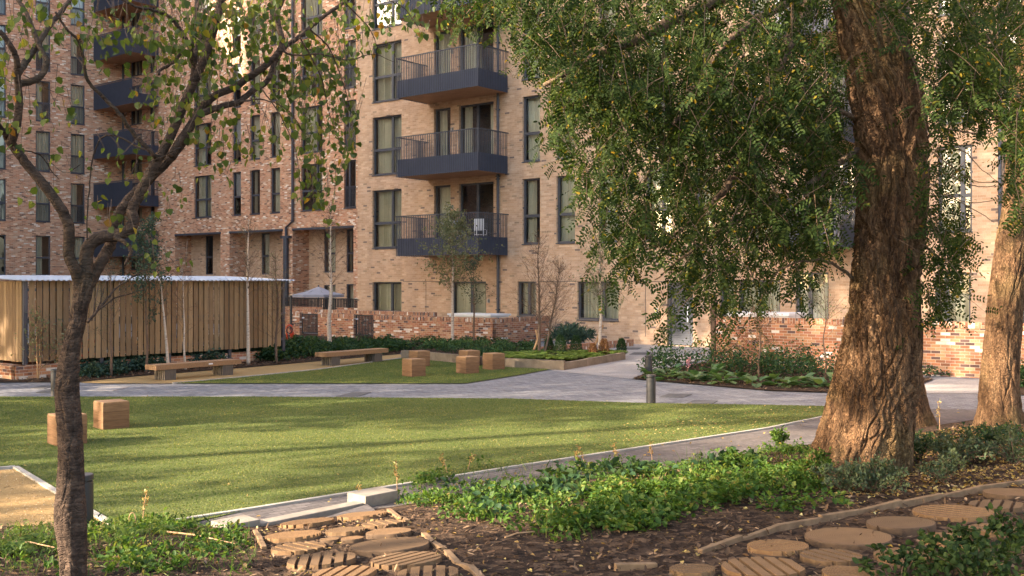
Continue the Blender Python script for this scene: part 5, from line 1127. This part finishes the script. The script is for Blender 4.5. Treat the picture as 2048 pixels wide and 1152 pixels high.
for k, (px, py, s) in enumerate([(75,1090,.22),(30,1110,.24),(255,1075,.2),(330,1068,.2),(1560,905,.2),(250,1045,.22)]):
    c = bank(px, py); P_, D_, N_, L_ = fern(0, 0, 0, s); V, Fc = leaves(P_, D_, N_, L_, L_*.28, 'blade', .1); o = np_mesh('fern', V, Fc, MAT['fern']); o.location = c
    tag(o, ['small fern at the far left edge of the gravel','fern at the left frame edge, lowest of all','fern right of the slim tree foot','fern between slim tree and threshold block','small fern at the top of the bank near the path','fern right beside the dark bollard and slim tree'][k], 'fern')
# clipped yew cones and small dark shrubs in the fern bed
for k, (px, py, ph, lab) in enumerate([(1121,716,40,'upright dark yew left of the pair in the fern bed'),(1098,712,30,'short dark yew behind the staked reddish tree'),(1152,715,38,'upright dark yew right of the staked reddish tree'),(1186,719,26,'brownish small shrub at the foot of the staked birch'),(1208,718,34,'reddish small shrub right of the staked birch'),(1243,713,30,'small dark yew at the right corner of the fern bed')]):
    x, y = g(px, py); H = ph/F*y; n = 1500; t_ = rng.random(n)**.8; a = rng.uniform(0, 6.28, n); rr = .36*H*np.sqrt(1-t_)*1.0*rng.random(n)**.35+.02; p = np.stack([rr*np.cos(a), rr*np.sin(a), t_*H], 1); d = np.stack([np.cos(a)*.6, np.sin(a)*.6, np.full(n,.8)], 1)+rng.normal(size=(n,3))*.3
    L = rng.uniform(.03,.07,n); V, Fc = leaves(p, d, rdir(n), L, L*.35, 'blade', .1); s = np_mesh('clipped_shrub', V, Fc, MAT['rust' if k in (3,4) else 'ever']); s.location = (x, y, .08); tag(s, lab, 'shrub')
# hostas along the path
hp = [(1300,757),(1335,760),(1365,756),(1392,764),(1420,760),(1448,768),(1480,764),(1512,772),(1545,768),(1575,774),(1605,770),(1640,776),(1668,772),(1345,750),(1430,750),(2020,772)]
for px, py in hp:
    x, y = g(px, py); n = rng.integers(13, 20); a = rng.uniform(0, 6.28, n); el = rng.uniform(.15, 1.0, n); st_ = rng.uniform(.08,.26,n); d = np.stack([np.cos(a)*np.cos(el), np.sin(a)*np.cos(el), np.sin(el)], 1); p = d*st_[:,None]*.8; L = rng.uniform(.2,.34,n)
    d2 = d.copy(); d2[:,2] -= .45; N = np.stack([-np.cos(a)*.2, -np.sin(a)*.2, np.ones(n)],1); V, Fc = leaves(p, d2, N, L, L*.72, 'round', .16); o = np_mesh('hosta', V, Fc, MAT['hosta']); o.location = (x, y, .01)
    tag(o, 'broad leaved hosta plant at the front of the bed along the grey path', 'plant', 'hostas along the path')
o = hp  # pink flower spike
x, y = g(1375, 752); mb = MB(); mb.tube([Vector((x,y,0)), Vector((x+.02,y,.25)), Vector((x+.03,y,.45))], .008, 5); pk = noise_mat('pink_petal', [(.3,(.5,.2,.22)),(.7,(.62,.32,.32))], 5, .7, 0)
fl = thing('flower', 'pink flower spike among the hostas', 'flower', (x,y,0)); mb.build('stem', MAT['dry'], fl, (x,y,0)); n = 60; p = np.stack([np.full(n,x+.025), np.full(n,y), rng.uniform(.24,.46,n)],1)+rng.normal(size=(n,3))*.02; V, Fc = leaves(p, rdir(n), rdir(n), .05, .03); np_mesh('petals', V, Fc, pk, fl, (x,y,0))
# bushy sage like plants round the tree feet
def bush(px, py, r, h, n, L, mat, lab, wl=.5, name='bush', cat='shrub'):
    c = bank(px, py); ns = max(5, n//45); S = []; st = MB()
    for k in range(ns):
        a = rng.uniform(0, 6.28); t = rng.random()**.6; e = np.array([r*t*math.cos(a), r*t*math.sin(a), h*(1-.45*t*t)*rng.uniform(.6,1.1)]); st.tube([Vector((0,0,-.02)), Vector(e*.5)+Vector((0,0,h*.12)), Vector(e)], [.005,.004,.002], 3, cap=False); S.append(e)
    S = np.array(S); i = rng.integers(0, ns, n); f = rng.random(n)**.5; p = S[i]*f[:,None]; p[:,2] += h*.12*np.sin(np.pi*f); p += rng.normal(size=(n,3))*.022; l = rng.uniform(.7,1.25,n)*L
    V, Fc = leaves(p, rdir(n,.2), rdir(n,1.0), l, l*wl, 'oval', .2); t = thing(name, lab, cat, c); st.build('stems', MAT['twig'], t, (0,0,0)); q = np_mesh('leaves', V, Fc, MAT[mat], t)
for a in [(1640,960,.28,.30,700,.045,'fresh','bright green young bush at the left foot of the huge trunk'),(1690,985,.34,.30,950,.04,'sage','grey green bush in front of the huge trunk, left one'),(1750,985,.36,.32,1000,.04,'sage','grey green bush in front of the huge trunk, right one'),(1600,985,.2,.2,360,.05,'fresh','low green plant near the stones beside the huge trunk'),
          (1840,925,.45,.36,1000,.04,'ever','dark green bush right of the huge trunk'),(1900,935,.5,.4,1200,.04,'sage','grey green bush between the huge and the straight trunk'),(1960,925,.5,.4,1100,.04,'ever','dark bush below the straight trunk at the right'),(2030,930,.5,.4,1000,.04,'sage','grey green bush at the right frame edge'),(1890,968,.28,.3,520,.038,'sage','small sage bush nearest the curved edging'),(1830,900,.3,.22,420,.04,'ever','low dark bush just right of the huge trunk'),
          (1990,890,.5,.3,700,.04,'ever','low dark planting at the foot of the straight trunk'),(1560,895,.22,.3,300,.06,'fresh','leafy sprig standing up beside the narrow path'),(1480,940,.25,.2,420,.06,'fresh','low broad leaved plant on the bank left of the huge trunk'),(1690,945,.15,.2,200,.05,'fresh','small bright plant right against the trunk foot')]: bush(*a)
for a in [(1800,1165,.26,.24,260,.045,'bramble','bramble clump at the bottom edge, left part of the right foreground',.65),(1900,1152,.30,.28,360,.045,'bramble','bramble clump in the middle of the right foreground',.65),(1985,1140,.32,.32,400,.045,'bramble','tall bramble clump near the right frame edge',.65),(2045,1105,.26,.3,260,.045,'bramble','bramble at the right frame edge beside the log rounds',.65),(1955,1178,.32,.26,320,.045,'bramble','bramble clump in the bottom right corner',.65)]: bush(*a[:8], wl=a[8], name='bramble', cat='plant')
# sprigs and dry stalks
for k, (px, py, h, lab) in enumerate([(795,985,.33,'tall dry brown stalk by the right stone block'),(895,945,.22,'dry curled stalk at the path edge, left one'),(935,940,.2,'short dry stalk at the path edge'),(1172,932,.24,'dry brown flower stalk above the ground cover'),(1240,928,.24,'thin reddish stalk above the ground cover'),(1305,925,.26,'pale bare stalk above the ground cover'),(1165,935,.2,'leaning dry stalk among the ground cover'),(735,1000,.14,'small dry stalk beside the stone threshold'),(285,1050,.35,'tall thin dry stalk right of the slim tree'),(1880,862,.45,'dark seed stalk between the two trunks')]):
    c = bank(px, py); st = MB(); ln = rng.normal()*.08; st.tube([c-Vector((0,0,.02)), c+Vector((ln*.4,0,h*.5)), c+Vector((ln,0.02,h))], [.006,.005,.003], 5)
    t = thing('dry_stalk', lab, 'stalk', c); st.build('stem', MAT['dry'], t, c); n = 26; f = rng.uniform(.5,1.05,n); p = np.array(c) + np.stack([ln*f, f*0, h*f], 1) + rng.normal(size=(n,3))*.012; V, Fc = leaves(p, rdir(n,.3), rdir(n), .035, .016, 'oval', .4); np_mesh('dead_leaves', V, Fc, MAT['fallen'], t, c)
c = bank(270, 1062); mb = MB(); mb.tube([c+Vector((0,0,-.02)), c+Vector((.005,0,.08))]+[c+Vector((-.025+.03*math.cos(a), 0, .12+.05*math.sin(a))) for a in np.linspace(0, 3.9, 10)], .005, 5); tag(mb.build('curled_frond', MAT['dry'], None, c), 'pale curled dead frond beside the slim tree', 'frond')
for k, (p0, p1, lab) in enumerate([((25,1095),(118,1110),'pale dead stick lying left of the slim tree'),((335,1075),(470,1100),'thin pale stick lying among weeds right of the slim tree'),((1010,1088),(1070,1076),'pale stick in the mulch below the leafy clump')]):
    a, b = bank(*p0), bank(*p1); up = Vector((0,0,.05)); mb = MB(); mb.tube([a+up, a.lerp(b,.4)+up*1.3, b+up], [.008,.007,.004], 6); tag(mb.build('stick', MAT['dry'], None, a), lab, 'stick')
for k, (px, py) in enumerate([(1583,945),(1607,942)]):
    c = bank(px, py); mb = MB(); mb.lathe(c, [(.045,-.02),(.07,.02),(.06,.055),(.03,.07)], 9); tag(mb.build('stone', MAT['concrete'], None, c), ['pinkish stone at the left foot of the huge trunk','second stone, nearest the huge trunk foot'][k], 'stone')

chips('gravel_grains', GRAV2[:6] + G((-420,1140)), 9000, (.006,.02), MAT['pebble'], 'loose golden gravel grains on the path at the left frame edge', 'gravel', lambda x, y: np.full(len(x), -.006), .4, (.5,.9))
# balcony furniture on the lowest buff balcony
def balc_chair(u, v, turn, lab):
    o = YF.p(u, 4.0, v); t = thing('balcony_chair', lab, 'chair', o); fr = Fr(o.to_2d()[:], (math.cos(turn), math.sin(turn))); z = 4.0
    s = MB(); s.box(fr, -.22, .22, z+.44, z+.47, -.22, .22); s.build('seat', MAT['white'], t, o); b = MB(); b.box(fr, -.22, .22, z+.62, z+1.12, -.23, -.205); b.build('backrest', MAT['white'], t, o)
    for a in (-.2, .2):
        for c in (-.21, .2): l = MB(); l.tube([fr.p(a,z,c), fr.p(a,z+(.64 if c < 0 else .44),c)], .014, 6); l.build('leg', MAT['roof'], t, o)
        l = MB(); l.tube([fr.p(a*1.1,z+.44,.2), fr.p(a*1.1,z+.66,.2), fr.p(a*1.1,z+.68,-.2)], .016, 6); l.build('armrest', MAT['white'], t, o)
balc_chair(7.3, .9, .7, 'white chair on the lowest buff balcony, left of the table'); balc_chair(8.75, 1.1, 2.9, 'white chair on the lowest buff balcony, near its right side')
o = YF.p(8.05, 4.0, 1.0); t = thing('balcony_table', 'round dark table between the two white balcony chairs', 'table', o); m = MB(); m.lathe(o, [(.2,0),(.2,.02),(.025,.04),(.025,.7)], 14); m.build('stand', MAT['metal'], t, o); m = MB(); m.lathe(o+Vector((0,0,.7)), [(.36,0),(.36,.03)], 20); m.build('top', MAT['metal'], t, o)
# ================================================================== LIGHT AND CAMERA
SUN_AZ = Vector((-.93, -.37, 0)).normalized(); SUN_EL = R(22)
w = bpy.data.worlds.new('World'); sc.world = w; w.use_nodes = True; nt = w.node_tree
sky = nt.nodes.new('ShaderNodeTexSky'); sky.sky_type = 'NISHITA'; sky.sun_disc = False; sky.sun_elevation = SUN_EL
sky.sun_rotation = math.atan2(SUN_AZ.x, SUN_AZ.y); sky.air_density = 1.0; sky.dust_density = 3.0; sky.ozone_density = .6
nt.links.new(sky.outputs[0], nt.nodes['Background'].inputs[0]); nt.nodes['Background'].inputs[1].default_value = SKY
l = bpy.data.lights.new('sun', 'SUN'); l.energy = SUN; l.angle = R(.6); l.color = (1, .86, .68); so = bpy.data.objects.new('sun', l); COL.objects.link(so)
sv = Vector((SUN_AZ.x*math.cos(SUN_EL), SUN_AZ.y*math.cos(SUN_EL), math.sin(SUN_EL))); so.rotation_euler = sv.to_track_quat('Z', 'Y').to_euler(); so.location = (-20, -10, 20)
cam = bpy.data.cameras.new('camera'); co = bpy.data.objects.new('camera', cam); COL.objects.link(co)
co.location = (0, 0, EYE); co.rotation_euler = (R(90), 0, 0); cam.sensor_width = 36; cam.lens = F/2048*36; cam.shift_y = -13/2048; cam.clip_end = 1000; cam.clip_start = .05
sc.camera = co
vs = sc.view_settings; vs.view_transform = 'Standard'; vs.look = 'None'; vs.gamma = 1; vs.exposure = EXPO
try: vs.use_white_balance = True; vs.white_balance_temperature = WB; vs.white_balance_tint = 12
except Exception: pass
sc.cycles.use_denoising = True; sc.cycles.max_bounces = 8; sc.cycles.transparent_max_bounces = 12; sc.cycles.sample_clamp_indirect = 6
